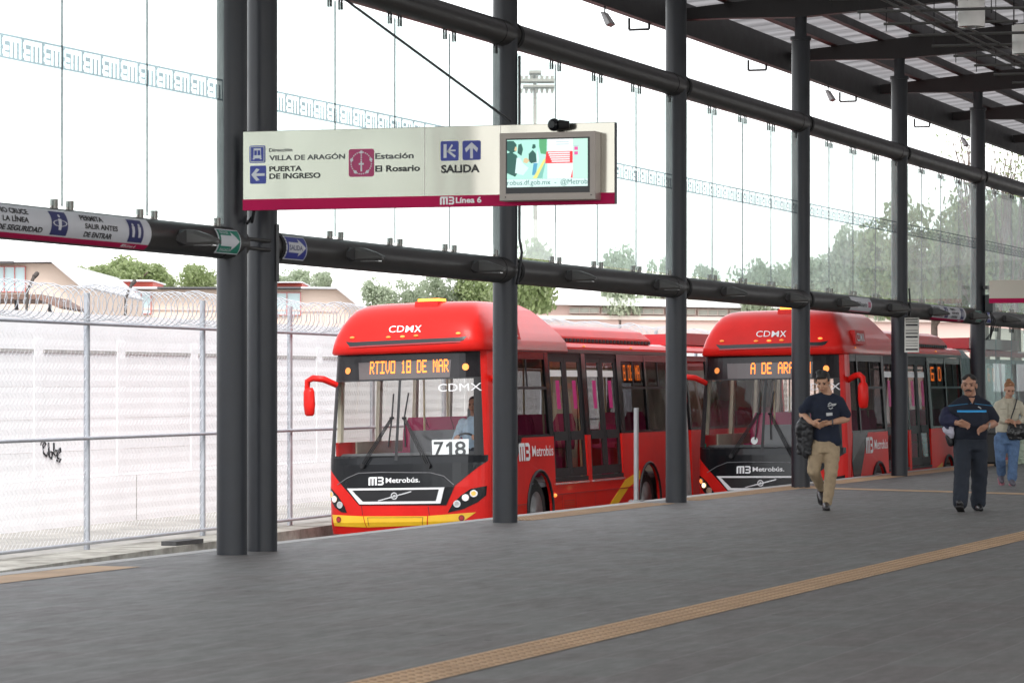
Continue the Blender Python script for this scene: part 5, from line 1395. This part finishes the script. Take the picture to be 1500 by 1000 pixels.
def head_mesh(dst, Mx, wide=1.0):
    h = MB()
    h.ball((0, .015, .035), (.075 * wide, .093, .085), 20, 14); h.ball((0, -.022, -.03), (.06 * wide, .068, .085), 18, 12); h.ball((0, -.052, -.088), (.034 * wide, .03, .024), 14, 8)
    h.ball((-.038 * wide, -.055, -.03), (.028, .028, .03)); h.ball((.038 * wide, -.055, -.03), (.028, .028, .03))
    caps(h, (0, -.083, .018), .009, (0, -.103, -.022), .0145); h.ball((-.012, -.09, -.026), .01); h.ball((.012, -.09, -.026), .01)
    caps(h, (-.04, -.073, .03), .013, (.04, -.073, .03), .013)
    for s in (-1, 1): h.ball((s * .077 * wide, .012, -.005), (.011, .026, .034), 12, 8)
    caps(h, (-.02, -.083, -.058), .008, (.02, -.083, -.058), .008); caps(h, (-.016, -.081, -.069), .008, (.016, -.081, -.069), .008)
    add_x(dst, h, Mx)
def face_bits(par, Mx, brow, wide=1.0, mous=None, lipcol=None):
    for s in (-1, 1):
        mb = MB(); m_ = MB().ball((s * .032 * wide, -.0775, .006), (.0135, .009, .0075), 12, 8); add_x(mb, m_, Mx); mb.build('eye', eyem, par)
        mb = MB(); m_ = MB(); caps(m_, (s * .016, -.089, .027), .005, (s * .046 * wide, -.08, .03), .004, 8); add_x(mb, m_, Mx); mb.build('eyebrow', brow, par)
    mb = MB(); m_ = MB(); caps(m_, (-.022, -.087, -.063), .0055, (.022, -.087, -.063), .0055, 8); add_x(mb, m_, Mx); mb.build('lips', lipcol or lipm, par)
    if mous:
        mb = MB(); m_ = MB(); chain(m_, [(-.033, -.084, -.056), (-.012, -.096, -.046), (.012, -.096, -.046), (.033, -.084, -.056)], [.006, .0095, .0095, .006]); add_x(mb, m_, Mx); mb.build('moustache', mous, par)
eyem = M('eye_dark', (.03, .02, .018), .2); lipm = M('lip_tone', (.3, .1, .08), .45)
hairb = M('black_hair', (.012, .01, .009), .45, 0, .3, 40, .4, 120); hairr = M('reddish_hair', (.28, .12, .045), .5, 0, .35, 30, .4, 100)
def cloth(name, col, var=.15, sc=14, rough=.85): return M(name, col, rough, 0, var, sc, .25, 220)
ROTP = math.atan2(-CT, ST)
def person_root(px, py, label):
    p = atZ(px, py, 0.0); t = empty('person', (p.x, p.y, 0), (0, 0, ROTP)); tag(t, label, 'person'); return t
def shoe(par, ank, toe, mat, sole, tilt=0, L=.27, w=.046):
    a, b = Vector(ank), Vector(toe); d = (b - a); d.normalize()
    mb = MB(); heel = a + d * -.02
    chain(mb, [heel, a + d * L * .35, b], [.043, .044, .034]); caps(mb, a + Vector((0, 0, .05)), .042, a, .044)
    s = MB(); up = Vector((0, 0, 1)); up = (up - d * up.dot(d)).normalized(); sd_ = d.cross(up)
    prof = [(-.062, .036), (-.03, .043), (.06, .042), (.14, .047), (L * .72, .042), (L * .85, .02)]
    top = [heel + d * (x + .02) + sd_ * q - up * .036 for x, q in prof] + [heel + d * (x + .02) - sd_ * q - up * .036 for x, q in prof[::-1]]
    bot = [p - up * .02 for p in top]
    n = len(top); s.add(top + bot, [tuple(range(n)), tuple(range(n, 2 * n))[::-1]] + [(i, n + i, n + (i + 1) % n, (i + 1) % n) for i in range(n)])
    o = remesh(mb, 'shoe', mat, par, .008, 3); recalc(s.build('sole', sole, o)); return o

# ---- man in dark T-shirt and beige trousers
m1 = person_root(1211, 747, 'man in dark blue T-shirt and beige trousers looking down, black jacket over his arm')
sk1 = skinmat('skin_brown', (.5, .275, .175))
def Q(zx, zy, y=0): return Vector(((zx - 225) / 531, y, (943 - zy) / 531))
body = MB()
Mx, T = head_parts(Q(197, 126, -.06), R(24), R(-14), 1.0); head_mesh(body, Mx)
caps(body, Q(232, 208, .01), .062, Q(208, 150, -.02), .055)
shL, elL, wrL = Q(103, 232, 0), Q(70, 335, .02), Q(118, 380, -.17)
shR, elR, wrR = Q(318, 232, 0), Q(352, 362, .0), Q(236, 385, -.2)
ell(body, [(Q(205, 520, 0), .13, .08), (Q(210, 420, 0), .12, .075), (Q(215, 300, 0), .125, .075), (Q(215, 250, 0), .1, .06), (Q(222, 215, 0), .055, .05)])
for a, b, c in ((shL, elL, wrL), (shR, elR, wrR)): chain(body, [a.lerp(b, .3) * .8 + Vector((Q(215, 300).x, 0, a.lerp(b, .3).z)) * .2, a.lerp(b, .45), b], [.03, .045, .042]); chain(body, [b, b.lerp(c, .35), c], [.041, .043, .028])
fingers(body, wrL + Vector((.008, -.004, -.004)), (.85, -.25, -.35), (.1, -.2, .9), (.2, -.6, .6), 1.0, .5)
fingers(body, wrR + Vector((-.008, 0, 0)), (-.95, -.15, -.12), (0, -.2, -.9), (-.1, -.6, .6), 1.0, .7)
hipL, kneeL, ankL = Q(165, 540, .0), Q(140, 690, .0), Q(207, 815, .3)
hipR, kneeR, ankR = Q(258, 545, .0), Q(250, 700, -.05), Q(232, 882, .0)
for a, b, c in ((hipL, kneeL, ankL), (hipR, kneeR, ankR)): chain(body, [a, b, c], [.075, .052, .036])
bo = remesh(body, 'body', sk1, m1, .0075, 3)
face_bits(bo, Mx, hairb)
hr = MB(); h = MB(); h.ball((0, .03, .062), (.08, .088, .075), 18, 12); h.ball((0, .06, .005), (.074, .05, .075), 16, 10); h.ball((.0, -.045, .098), (.06, .04, .03)); caps(h, (-.055, -.05, .075), .02, (.045, -.062, .092), .024); h.ball((.03, -.02, .12), (.05, .06, .03)); h.ball((-.03, .0, .122), (.05, .06, .03))
for s in (-1, 1): h.ball((s * .071, -.004, .035), (.012, .03, .03))
add_x(hr, h, Mx); remesh(hr, 'hair', hairb, m1, .008, 2, .003, 40)
def shirt1_mat():
    m = cloth('navy_tshirt', (.008, .012, .028)); return m
ts = MB()
ell(ts, [(Q(228, 505, 0), .168, .115), (Q(222, 455, 0), .168, .112), (Q(216, 380, 0), .165, .11), (Q(213, 300, 0), .178, .115), (Q(212, 258, 0), .17, .1), (Q(214, 232, 0), .125, .08), (Q(222, 210, .005), .088, .07)])
for s_, e_, f_, k_ in ((shL, elL, .72, 1), (shR, elR, .78, -1)):
    caps(ts, s_ + Vector((.03 * k_, 0, -.035)), .07, s_.lerp(e_, f_), .068); caps(ts, Q(222, 214, .01), .06, s_ + Vector((.03 * k_, 0, -.012)), .05)
caps(ts, Q(270, 500, -.02), .095, Q(255, 470, -.02), .09)
sh = remesh(ts, 'tshirt', cloth('navy_tshirt', (.008, .013, .03)), m1, .011, 4, .0075, 7, 3)
dec = M('pale_print', (.55, .56, .56), .7)
def chest(zx, zy, r=.118): q = Q(zx, zy); x = q.x - Q(213, 0).x; return Vector((q.x, -r * math.sqrt(max(.05, 1 - (x / .185) ** 2)) - .01, q.z))
for pts in ([(228, 270), (240, 258), (255, 268), (280, 266)], [(226, 280), (245, 274), (262, 276), (276, 270)], [(232, 290), (243, 298), (258, 288)]):
    MB().tube([chest(*p) for p in pts], .007, 5).build('print', dec, sh)
MB().add([chest(215, 322), chest(255, 320), chest(257, 338), chest(217, 342)], [(3, 2, 1, 0)]).build('print', dec, sh)
tr = MB()
ell(tr, [(Q(210, 575, 0), .17, .11), (Q(212, 530, 0), .172, .112), (Q(220, 490, 0), .158, .106)])
chain(tr, [hipL, hipL.lerp(kneeL, .5), kneeL, kneeL.lerp(ankL, .6), ankL + Vector((0, 0, .01))], [.098, .092, .078, .062, .052])
chain(tr, [hipR, hipR.lerp(kneeR, .5), kneeR, kneeR.lerp(ankR, .6), ankR + Vector((0, 0, .02)), ankR + Vector((0, 0, -.015))], [.1, .095, .08, .066, .058, .06])
remesh(tr, 'trousers', cloth('beige_trousers', (.36, .27, .17)), m1, .011, 4, .009, 8, 9)
shm = M('dark_shoe_leather', (.03, .026, .028), .4); soleb = M('shoe_sole', (.02, .018, .018), .7)
shoe(m1, Q(222, 905, .02) , Q(216, 925, -.17), shm, soleb); shoe(m1, Q(203, 838, .34), Q(205, 880, .16), shm, soleb)
wt = MB().tube([wrR + Vector((.03 + .0, math.cos(a) * .036, math.sin(a) * .036)) for a in [2 * math.pi * k / 16 for k in range(17)]], .009, 6).build('watch', M('watch_steel', (.12, .12, .13), .3, .6), m1)
# black jacket over the forearm
jk = empty('jacket', m1.location, (0, 0, ROTP)); tag(jk, 'black jacket folded over the arm of the man in beige trousers', 'jacket')
jm1 = MB()
chain(jm1, [Q(48, 440, -.02), Q(75, 375, -.04), Q(118, 400, -.12)], [.05, .06, .05])
for a, b, r0, r1 in ((Q(60, 400, .0), Q(60, 570, .02), .06, .045), (Q(90, 400, -.06), Q(88, 595, -.03), .06, .04), (Q(115, 410, -.1), Q(108, 570, -.05), .05, .04), (Q(50, 410, .03), Q(45, 450, .03), .05, .04)): caps(jm1, a, r0, b, r1)
remesh(jm1, 'folds', M('black_jacket_cloth', (.014, .014, .016), .45, 0, .2, 10), jk, .011, 3, .014, 11, 5)

# ---- stocky man in navy polo
m2 = person_root(1435, 748, 'stocky man with moustache in navy polo shirt with light blue chest stripe, dark trousers')
sk2_ = skinmat('skin_tan', (.43, .225, .15))
def Q(zx, zy, y=0): return Vector(((zx - 325) / 537, y, (950 - zy) / 537))
body = MB()
Mx, T = head_parts(Q(256, 148, -.03), R(2), R(-14), 1.06); head_mesh(body, Mx, 1.08)
caps(body, Q(268, 228, .02), .075, Q(262, 180, .0), .065)
shL, elL, wrL = Q(150, 262, 0), Q(112, 372, .03), Q(168, 385, -.2)
shR, elR, wrR = Q(388, 262, 0), Q(422, 385, .02), Q(352, 408, -.22)
ell(body, [(Q(265, 500, 0), .15, .1), (Q(265, 420, 0), .15, .11), (Q(268, 320, 0), .14, .085), (Q(268, 265, 0), .1, .055), (Q(268, 228, 0), .06, .055)])
for a, b, c in ((shL, elL, wrL), (shR, elR, wrR)): chain(body, [a.lerp(b, .3) * .75 + Vector((Q(268, 300).x, 0, a.lerp(b, .3).z)) * .25, a.lerp(b, .5), b], [.03, .05, .05]); chain(body, [b, b.lerp(c, .35), c], [.05, .05, .032])
fingers(body, wrL, (.9, -.3, -.15), (.1, -.3, -.8), (0, -.5, .8), 1.05, .6)
fingers(body, wrR, (-.85, -.35, -.35), (-.2, -.3, -.8), (-.1, -.6, .7), 1.05, .6)
hipL, kneeL, ankL = Q(215, 520, 0), Q(203, 688, -.14), Q(180, 878, -.3)
hipR, kneeR, ankR = Q(318, 520, 0), Q(326, 695, .05), Q(326, 905, .15)
for a, b, c in ((hipL, kneeL, ankL), (hipR, kneeR, ankR)): chain(body, [a, b, c], [.08, .055, .04])
bo = remesh(body, 'body', sk2_, m2, .0075, 3)
face_bits(bo, Mx, hairb, 1.08, hairb)
hr = MB(); h = MB(); h.ball((0, .03, .058), (.084, .088, .076), 18, 12); h.ball((0, .062, .0), (.08, .05, .08), 16, 10)
for s in (-1, 1): h.ball((s * .074, .012, .03), (.012, .03, .032)); h.ball((s * .045, -.02, .088), (.035, .05, .025))
add_x(hr, h, Mx); remesh(hr, 'hair', hairb, m2, .008, 2, .003, 40)
def polo_mat():
    m = cloth('navy_polo', (.008, .011, .022)); n, l = m.node_tree.nodes, m.node_tree.links; p = n['Principled BSDF']
    src = p.inputs['Base Color'].links[0].from_socket
    tc = n.new('ShaderNodeTexCoord'); sp = n.new('ShaderNodeSeparateXYZ'); l.new(tc.outputs['Object'], sp.inputs[0])
    ax = n.new('ShaderNodeMath'); ax.operation = 'ADD'; ax.inputs[1].default_value = .105; l.new(sp.outputs['X'], ax.inputs[0])
    ab = n.new('ShaderNodeMath'); ab.operation = 'ABSOLUTE'; l.new(ax.outputs[0], ab.inputs[0])
    def band(z, w, slope, xmax, col, src):
        a = n.new('ShaderNodeMath'); a.operation = 'MULTIPLY_ADD'; a.inputs[1].default_value = slope; l.new(ab.outputs[0], a.inputs[0]); l.new(sp.outputs['Z'], a.inputs[2])
        c = n.new('ShaderNodeMath'); c.operation = 'COMPARE'; c.inputs[1].default_value = z; c.inputs[2].default_value = w; l.new(a.outputs[0], c.inputs[0])
        g = n.new('ShaderNodeMath'); g.operation = 'LESS_THAN'; g.inputs[1].default_value = xmax; l.new(ab.outputs[0], g.inputs[0])
        f = n.new('ShaderNodeMath'); f.operation = 'MULTIPLY'; l.new(c.outputs[0], f.inputs[0]); l.new(g.outputs[0], f.inputs[1])
        mx = n.new('ShaderNodeMix'); mx.data_type = 'RGBA'; l.new(f.outputs[0], mx.inputs['Factor']); l.new(src, mx.inputs['A']); mx.inputs['B'].default_value = (*col, 1); return mx.outputs['Result']
    s = band(1.19, .012, 0, .175, (.04, .33, .68), src); s = band(1.285, .004, .12, .4, (.03, .17, .33), s)
    l.new(s, p.inputs['Base Color']); return m
ts = MB()
ell(ts, [(Q(265, 492, 0), .198, .15), (Q(265, 450, -.02), .205, .17), (Q(265, 400, -.03), .208, .18), (Q(268, 320, -.01), .21, .15), (Q(268, 285, 0), .185, .11), (Q(268, 252, 0), .13, .085), (Q(268, 222, .01), .095, .08)])
for s_, e_, k_ in ((shL, elL, 1), (shR, elR, -1)):
    caps(ts, s_ + Vector((.045 * k_, 0, -.035)), .075, s_.lerp(e_, .8), .076); caps(ts, Q(268, 228, .01), .07, s_ + Vector((.04 * k_, 0, -.012)), .055)
sh = remesh(ts, 'polo_shirt', polo_mat(), m2, .011, 4, .007, 6, 1)
cl = MB(); caps(cl, Q(215, 222, -.0), .022, Q(252, 262, -.1), .012); caps(cl, Q(318, 222, -.0), .022, Q(278, 262, -.1), .012); caps(cl, Q(215, 220, .0), .022, Q(268, 205, .085), .02); caps(cl, Q(318, 220, .0), .022, Q(268, 205, .085), .02)
remesh(cl, 'collar', cloth('navy_collar', (.01, .013, .026)), sh, .008, 2)
MB().add([Q(247, 224, -.095), Q(289, 224, -.095), Q(276, 248, -.124), Q(268, 264, -.132), Q(260, 248, -.124), Q(268, 230, -.112)], [(0, 4, 5), (4, 3, 2, 5), (1, 5, 2), (0, 5, 1)]).build('open_neck', sk2_, sh)
MB().tube([Q(305, 282, -.135), Q(318, 288, -.13), Q(325, 294, -.125)], .006, 5).build('chest_logo', dec, sh)
tr = MB()
ell(tr, [(Q(266, 560, 0), .195, .13), (Q(265, 520, 0), .2, .14), (Q(265, 482, 0), .192, .145)])
chain(tr, [hipL, hipL.lerp(kneeL, .5), kneeL, kneeL.lerp(ankL, .6), ankL + Vector((.0, 0, -.02))], [.112, .11, .098, .094, .09])
chain(tr, [hipR, hipR.lerp(kneeR, .5), kneeR, kneeR.lerp(ankR, .6), ankR + Vector((0, 0, .0))], [.112, .11, .1, .095, .088])
remesh(tr, 'trousers', cloth('dark_blue_trousers', (.016, .021, .032)), m2, .012, 4, .009, 7, 4)
shb = M('black_shoe', (.012, .012, .013), .35)
shoe(m2, Q(326, 924, .13), Q(328, 935, -.06), shb, soleb); shoe(m2, Q(184, 916, -.3), Q(158, 888, -.5), shb, soleb)
wt = MB().tube([wrR + Vector((.03 + .01 * math.sin(a), math.cos(a) * .04, math.sin(a) * .04)) for a in [2 * math.pi * k / 16 for k in range(17)]], .011, 6).build('watch', chrome, m2)
jk = empty('jacket', m2.location, (0, 0, ROTP)); tag(jk, 'navy jacket bundled over the forearm of the stocky man', 'jacket')
jm2 = MB(); chain(jm2, [Q(118, 320, .02), Q(108, 365, -.03), Q(150, 375, -.13)], [.075, .085, .07]); caps(jm2, Q(105, 350, 0), .08, Q(125, 405, -.06), .06)
remesh(jm2, 'folds', cloth('navy_jacket', (.014, .015, .045)), jk, .011, 3, .012, 10, 2)
jk = empty('folded_cloth', m2.location, (0, 0, ROTP)); tag(jk, 'pale lilac cloth hanging below the navy jacket of the stocky man', 'cloth')
jm3 = MB(); caps(jm3, Q(110, 425, -.05), .05, Q(140, 465, -.05), .035); caps(jm3, Q(135, 415, -.08), .045, Q(140, 450, -.07), .04)
remesh(jm3, 'folds', cloth('lilac_cloth', (.5, .48, .56)), jk, .01, 3, .012, 14, 2)
jk = empty('small_bag', m2.location, (0, 0, ROTP)); tag(jk, 'small black bag hanging at the hip of the stocky man', 'bag')
jm4 = MB(); caps(jm4, Q(130, 475, .0), .05, Q(140, 515, .0), .045); remesh(jm4, 'pouch', M('black_nylon', (.012, .012, .014), .5), jk, .01, 3, .006, 14, 2)

# ---- woman in cream jacket
m3 = person_root(1482, 711, 'woman with reddish hair in cream jacket and blue jeans looking down')
sk3_ = skinmat('skin_warm', (.52, .29, .2))
def Q(zx, zy, y=0): return Vector(((zx - 530) / 426, y, (787 - zy) / 426))
body = MB()
Mx, T = head_parts(Q(512, 176, -.06), R(24), R(6), .98); head_mesh(body, Mx, .95)
caps(body, Q(508, 240, .0), .052, Q(510, 200, -.02), .048)
shL, elL, wrL = Q(432, 262, 0), Q(418, 345, .03), Q(482, 378, -.17)
shR, elR, wrR = Q(592, 262, 0), Q(622, 350, .02), Q(570, 385, -.19)
ell(body, [(Q(500, 470, 0), .12, .08), (Q(505, 380, 0), .11, .075), (Q(508, 300, 0), .11, .07), (Q(508, 262, 0), .08, .05), (Q(508, 238, 0), .05, .045)])
for a, b, c in ((shL, elL, wrL), (shR, elR, wrR)): chain(body, [a.lerp(b, .3) * .75 + Vector((Q(508, 300).x, 0, a.lerp(b, .3).z)) * .25, a.lerp(b, .5), b], [.025, .038, .036]); chain(body, [b, c], [.036, .025])
fingers(body, wrL, (.9, -.3, .05), (0, -.3, -.8), (0, -.5, .7), .92, .8); fingers(body, wrR, (-.7, -.4, -.1), (0, -.3, -.8), (-.1, -.5, .7), .92, .9)
hipL, kneeL, ankL = Q(458, 490, 0), Q(458, 615, .0), Q(478, 705, .22)
hipR, kneeR, ankR = Q(542, 490, 0), Q(538, 620, -.02), Q(534, 738, .02)
for a, b, c in ((hipL, kneeL, ankL), (hipR, kneeR, ankR)): chain(body, [a, b, c], [.075, .05, .036])
bo = remesh(body, 'body', sk3_, m3, .0075, 3)
face_bits(bo, Mx, hairr, .95)
hr = MB(); h = MB(); h.ball((0, .034, .055), (.08, .088, .075), 18, 12); h.ball((0, .1, .09), (.045, .04, .045)); h.ball((0, .06, .01), (.068, .04, .06))
for s in (-1, 1): caps(h, (s * .008, -.055, .1), .014, (s * .06, -.015, .07), .014)
add_x(hr, h, Mx); remesh(hr, 'hair', hairr, m3, .008, 2, .004, 40)
ts = MB()
ell(ts, [(Q(500, 446, 0), .175, .125), (Q(502, 400, 0), .165, .115), (Q(506, 320, 0), .17, .12), (Q(508, 280, 0), .16, .098), (Q(508, 252, 0), .11, .075), (Q(508, 232, .005), .075, .065)])
for s_, e_, w_, k_ in ((shL, elL, wrL, 1), (shR, elR, wrR, -1)):
    chain(ts, [s_ + Vector((.03 * k_, 0, -.025)), e_, w_ + (e_ - w_).normalized() * .03], [.06, .056, .044]); caps(ts, Q(508, 240, .01), .05, s_ + Vector((.025 * k_, 0, -.01)), .042)
sh = remesh(ts, 'jacket', cloth('cream_jacket', (.5, .46, .36)), m3, .011, 4, .008, 8, 6)
seamc = M('jacket_seam', (.3, .27, .2), .8)
MB().tube([Q(500, 262, -.115), Q(498, 320, -.13), Q(498, 400, -.126), Q(497, 440, -.136)], .005, 5).build('placket', seamc, sh)
MB().tube([Q(450, 300, -.11), Q(485, 298, -.128)], .004, 5).build('pocket_seam', seamc, sh); MB().tube([Q(525, 298, -.128), Q(560, 300, -.11)], .004, 5).build('pocket_seam', seamc, sh)
cl = MB(); caps(cl, Q(482, 232, -.02), .02, Q(492, 262, -.1), .012); caps(cl, Q(534, 232, -.02), .02, Q(520, 262, -.1), .012); caps(cl, Q(480, 230, .0), .02, Q(508, 222, .06), .02); caps(cl, Q(536, 230, 0), .02, Q(508, 222, .06), .02); remesh(cl, 'collar', cloth('cream_collar', (.48, .44, .35)), sh, .008, 2)
tr = MB()
ell(tr, [(Q(500, 520, 0), .172, .115), (Q(500, 480, 0), .17, .118), (Q(500, 445, 0), .155, .11)])
chain(tr, [hipL, hipL.lerp(kneeL, .5), kneeL, kneeL.lerp(ankL, .6), ankL], [.1, .094, .076, .072, .07]); chain(tr, [hipR, hipR.lerp(kneeR, .5), kneeR, kneeR.lerp(ankR, .6), ankR + Vector((0, 0, .0))], [.1, .094, .076, .074, .076])
remesh(tr, 'jeans', cloth('blue_denim', (.1, .17, .3), .3), m3, .012, 4, .007, 8, 2)
shg = M('grey_trainer', (.11, .1, .12), .6); solep = M('pink_sole', (.5, .2, .24), .6)
shoe(m3, Q(531, 762, .0), Q(531, 775, -.17), shg, solep, L=.24); shoe(m3, Q(475, 733, .25), Q(472, 760, .08), shg, solep, L=.24)
hb_ = empty('handbag', m3.location, (0, 0, ROTP)); tag(hb_, 'shiny black shoulder bag held by the woman in the cream jacket', 'bag')
bg_ = MB(); ell(bg_, [(Q(548, 492, -.2), .12, .05), (Q(550, 450, -.2), .155, .07), (Q(556, 410, -.2), .15, .055), (Q(560, 392, -.2), .135, .03)])
remesh(bg_, 'bag_body', M('black_leather', (.012, .012, .013), .28, 0, .2, 12), hb_, .01, 3, .011, 13, 4)
MB().tube([Q(505, 400, -.19), Q(518, 350, -.16), Q(540, 290, -.145), Q(556, 245, -.08), Q(560, 232, .0), Q(556, 250, .09)], .011, 6).build('strap', black, hb_)
# driver of the first bus
dv = empty('person', (0, 0, 0), (0, 0, 0)); tag(dv, 'bus driver in pale blue shirt seated behind the windscreen beside number 718', 'person')
body = MB(); D0 = Vector((1.35, .62, 1.42))
Mx, T = head_parts(D0 + Vector((-.02, 0, .72)), R(5), R(-90), 1.0); head_mesh(body, Mx)
caps(body, D0 + Vector((0, 0, .5)), .06, D0 + Vector((-.01, 0, .64)), .055)
ell(body, [(D0 + Vector((0, 0, 0)), .1, .15), (D0 + Vector((0, 0, .3)), .1, .16), (D0 + Vector((0, 0, .48)), .08, .15), (D0 + Vector((0, 0, .55)), .05, .07)])
for s in (-1, 1):
    a, b, c = D0 + Vector((0, s * .2, .46)), D0 + Vector((-.12, s * .26, .22)), Vector((1.0, .62 + s * .2, 1.6))
    chain(body, [a, b, c], [.05, .042, .03]); fingers(body, c, (-.6, -s * .3, .4), (0, -s, 0), (0, 0, 1), 1.0, 1.0)
    chain(body, [D0 + Vector((0, s * .1, 0)), D0 + Vector((-.4, s * .12, .02)), D0 + Vector((-.4, s * .12, -.42))], [.08, .06, .045])
bo = remesh(body, 'body', sk2_, dv, .01, 3); face_bits(bo, Mx, hairb)
hr = MB(); h = MB(); h.ball((0, .03, .06), (.082, .09, .075), 18, 12); h.ball((0, .06, .0), (.076, .05, .075)); add_x(hr, h, Mx); remesh(hr, 'hair', hairb, dv, .01, 2)
ts = MB(); ell(ts, [(D0, .14, .19), (D0 + Vector((0, 0, .3)), .125, .19), (D0 + Vector((0, 0, .46)), .1, .18), (D0 + Vector((0, 0, .56)), .06, .08)])
for s in (-1, 1): chain(ts, [D0 + Vector((0, s * .19, .46)), D0 + Vector((-.12, s * .26, .22)), Vector((1.06, .62 + s * .215, 1.6))], [.072, .06, .045])
remesh(ts, 'shirt', cloth('pale_blue_shirt', (.45, .58, .7)), dv, .012, 3, .007, 8)
tr = MB()
for s in (-1, 1): chain(tr, [D0 + Vector((0, s * .1, 0)), D0 + Vector((-.4, s * .12, .02)), D0 + Vector((-.4, s * .12, -.42))], [.1, .075, .06])
remesh(tr, 'trousers', cloth('driver_trousers', (.02, .022, .03)), dv, .014, 3)
dv.location = bus1.location; dv.rotation_euler = bus1.rotation_euler
ds = empty('driver_seat', bus1.location, bus1.rotation_euler); tag(ds, 'dark driver seat inside the bus with number 718', 'seat')
MB().box((1.25, .36, 1.2), (1.75, .88, 1.32)).build('cushion', greyp, ds); MB().loft([[(1.55, .38, 1.33), (1.65, .38, 1.33), (1.65, .86, 1.33), (1.55, .86, 1.33)], [(1.62, .42, 2.1), (1.7, .42, 2.1), (1.7, .82, 2.1), (1.62, .82, 2.1)]], smooth=False).build('backrest', greyp, ds); MB().box((1.4, .5, .94), (1.6, .74, 1.19)).build('pedestal', black, ds)
# bag and dark case on the platform far right
p = atZ(1447, 683, 0)
cs = empty('travel_case', (p.x, p.y, 0), (0, 0, ROTP)); tag(cs, 'black case standing on the platform behind the woman', 'case')
o = MB().box((-.2, -.1, .05), (.2, .12, .62)).build('shell', M('case_black', (.014, .014, .015), .5), cs); bevel(o, .04, 3); MB().box((-.14, -.02, .62), (.14, .02, .78)).build('handle', black, cs)
for s in (-1, 1): MB().tube([(s * .15, -.03, .03), (s * .15, .05, .03)], .03, 10).build('wheel', rubber, cs)
p = atZ(1497, 682, 0)
pb_ = empty('plastic_bag', (p.x, p.y, 0), (0, 0, ROTP)); tag(pb_, 'pale green plastic bag at the far right picture edge', 'bag')
bg_ = MB(); ell(bg_, [((0, 0, .04), .1, .07), ((0, 0, .2), .13, .09), ((.01, 0, .36), .08, .05), ((.02, 0, .5), .03, .02)]); remesh(bg_, 'sack', M('pale_green_plastic', (.42, .5, .38), .35), pb_, .012, 3, .02, 11, 4)
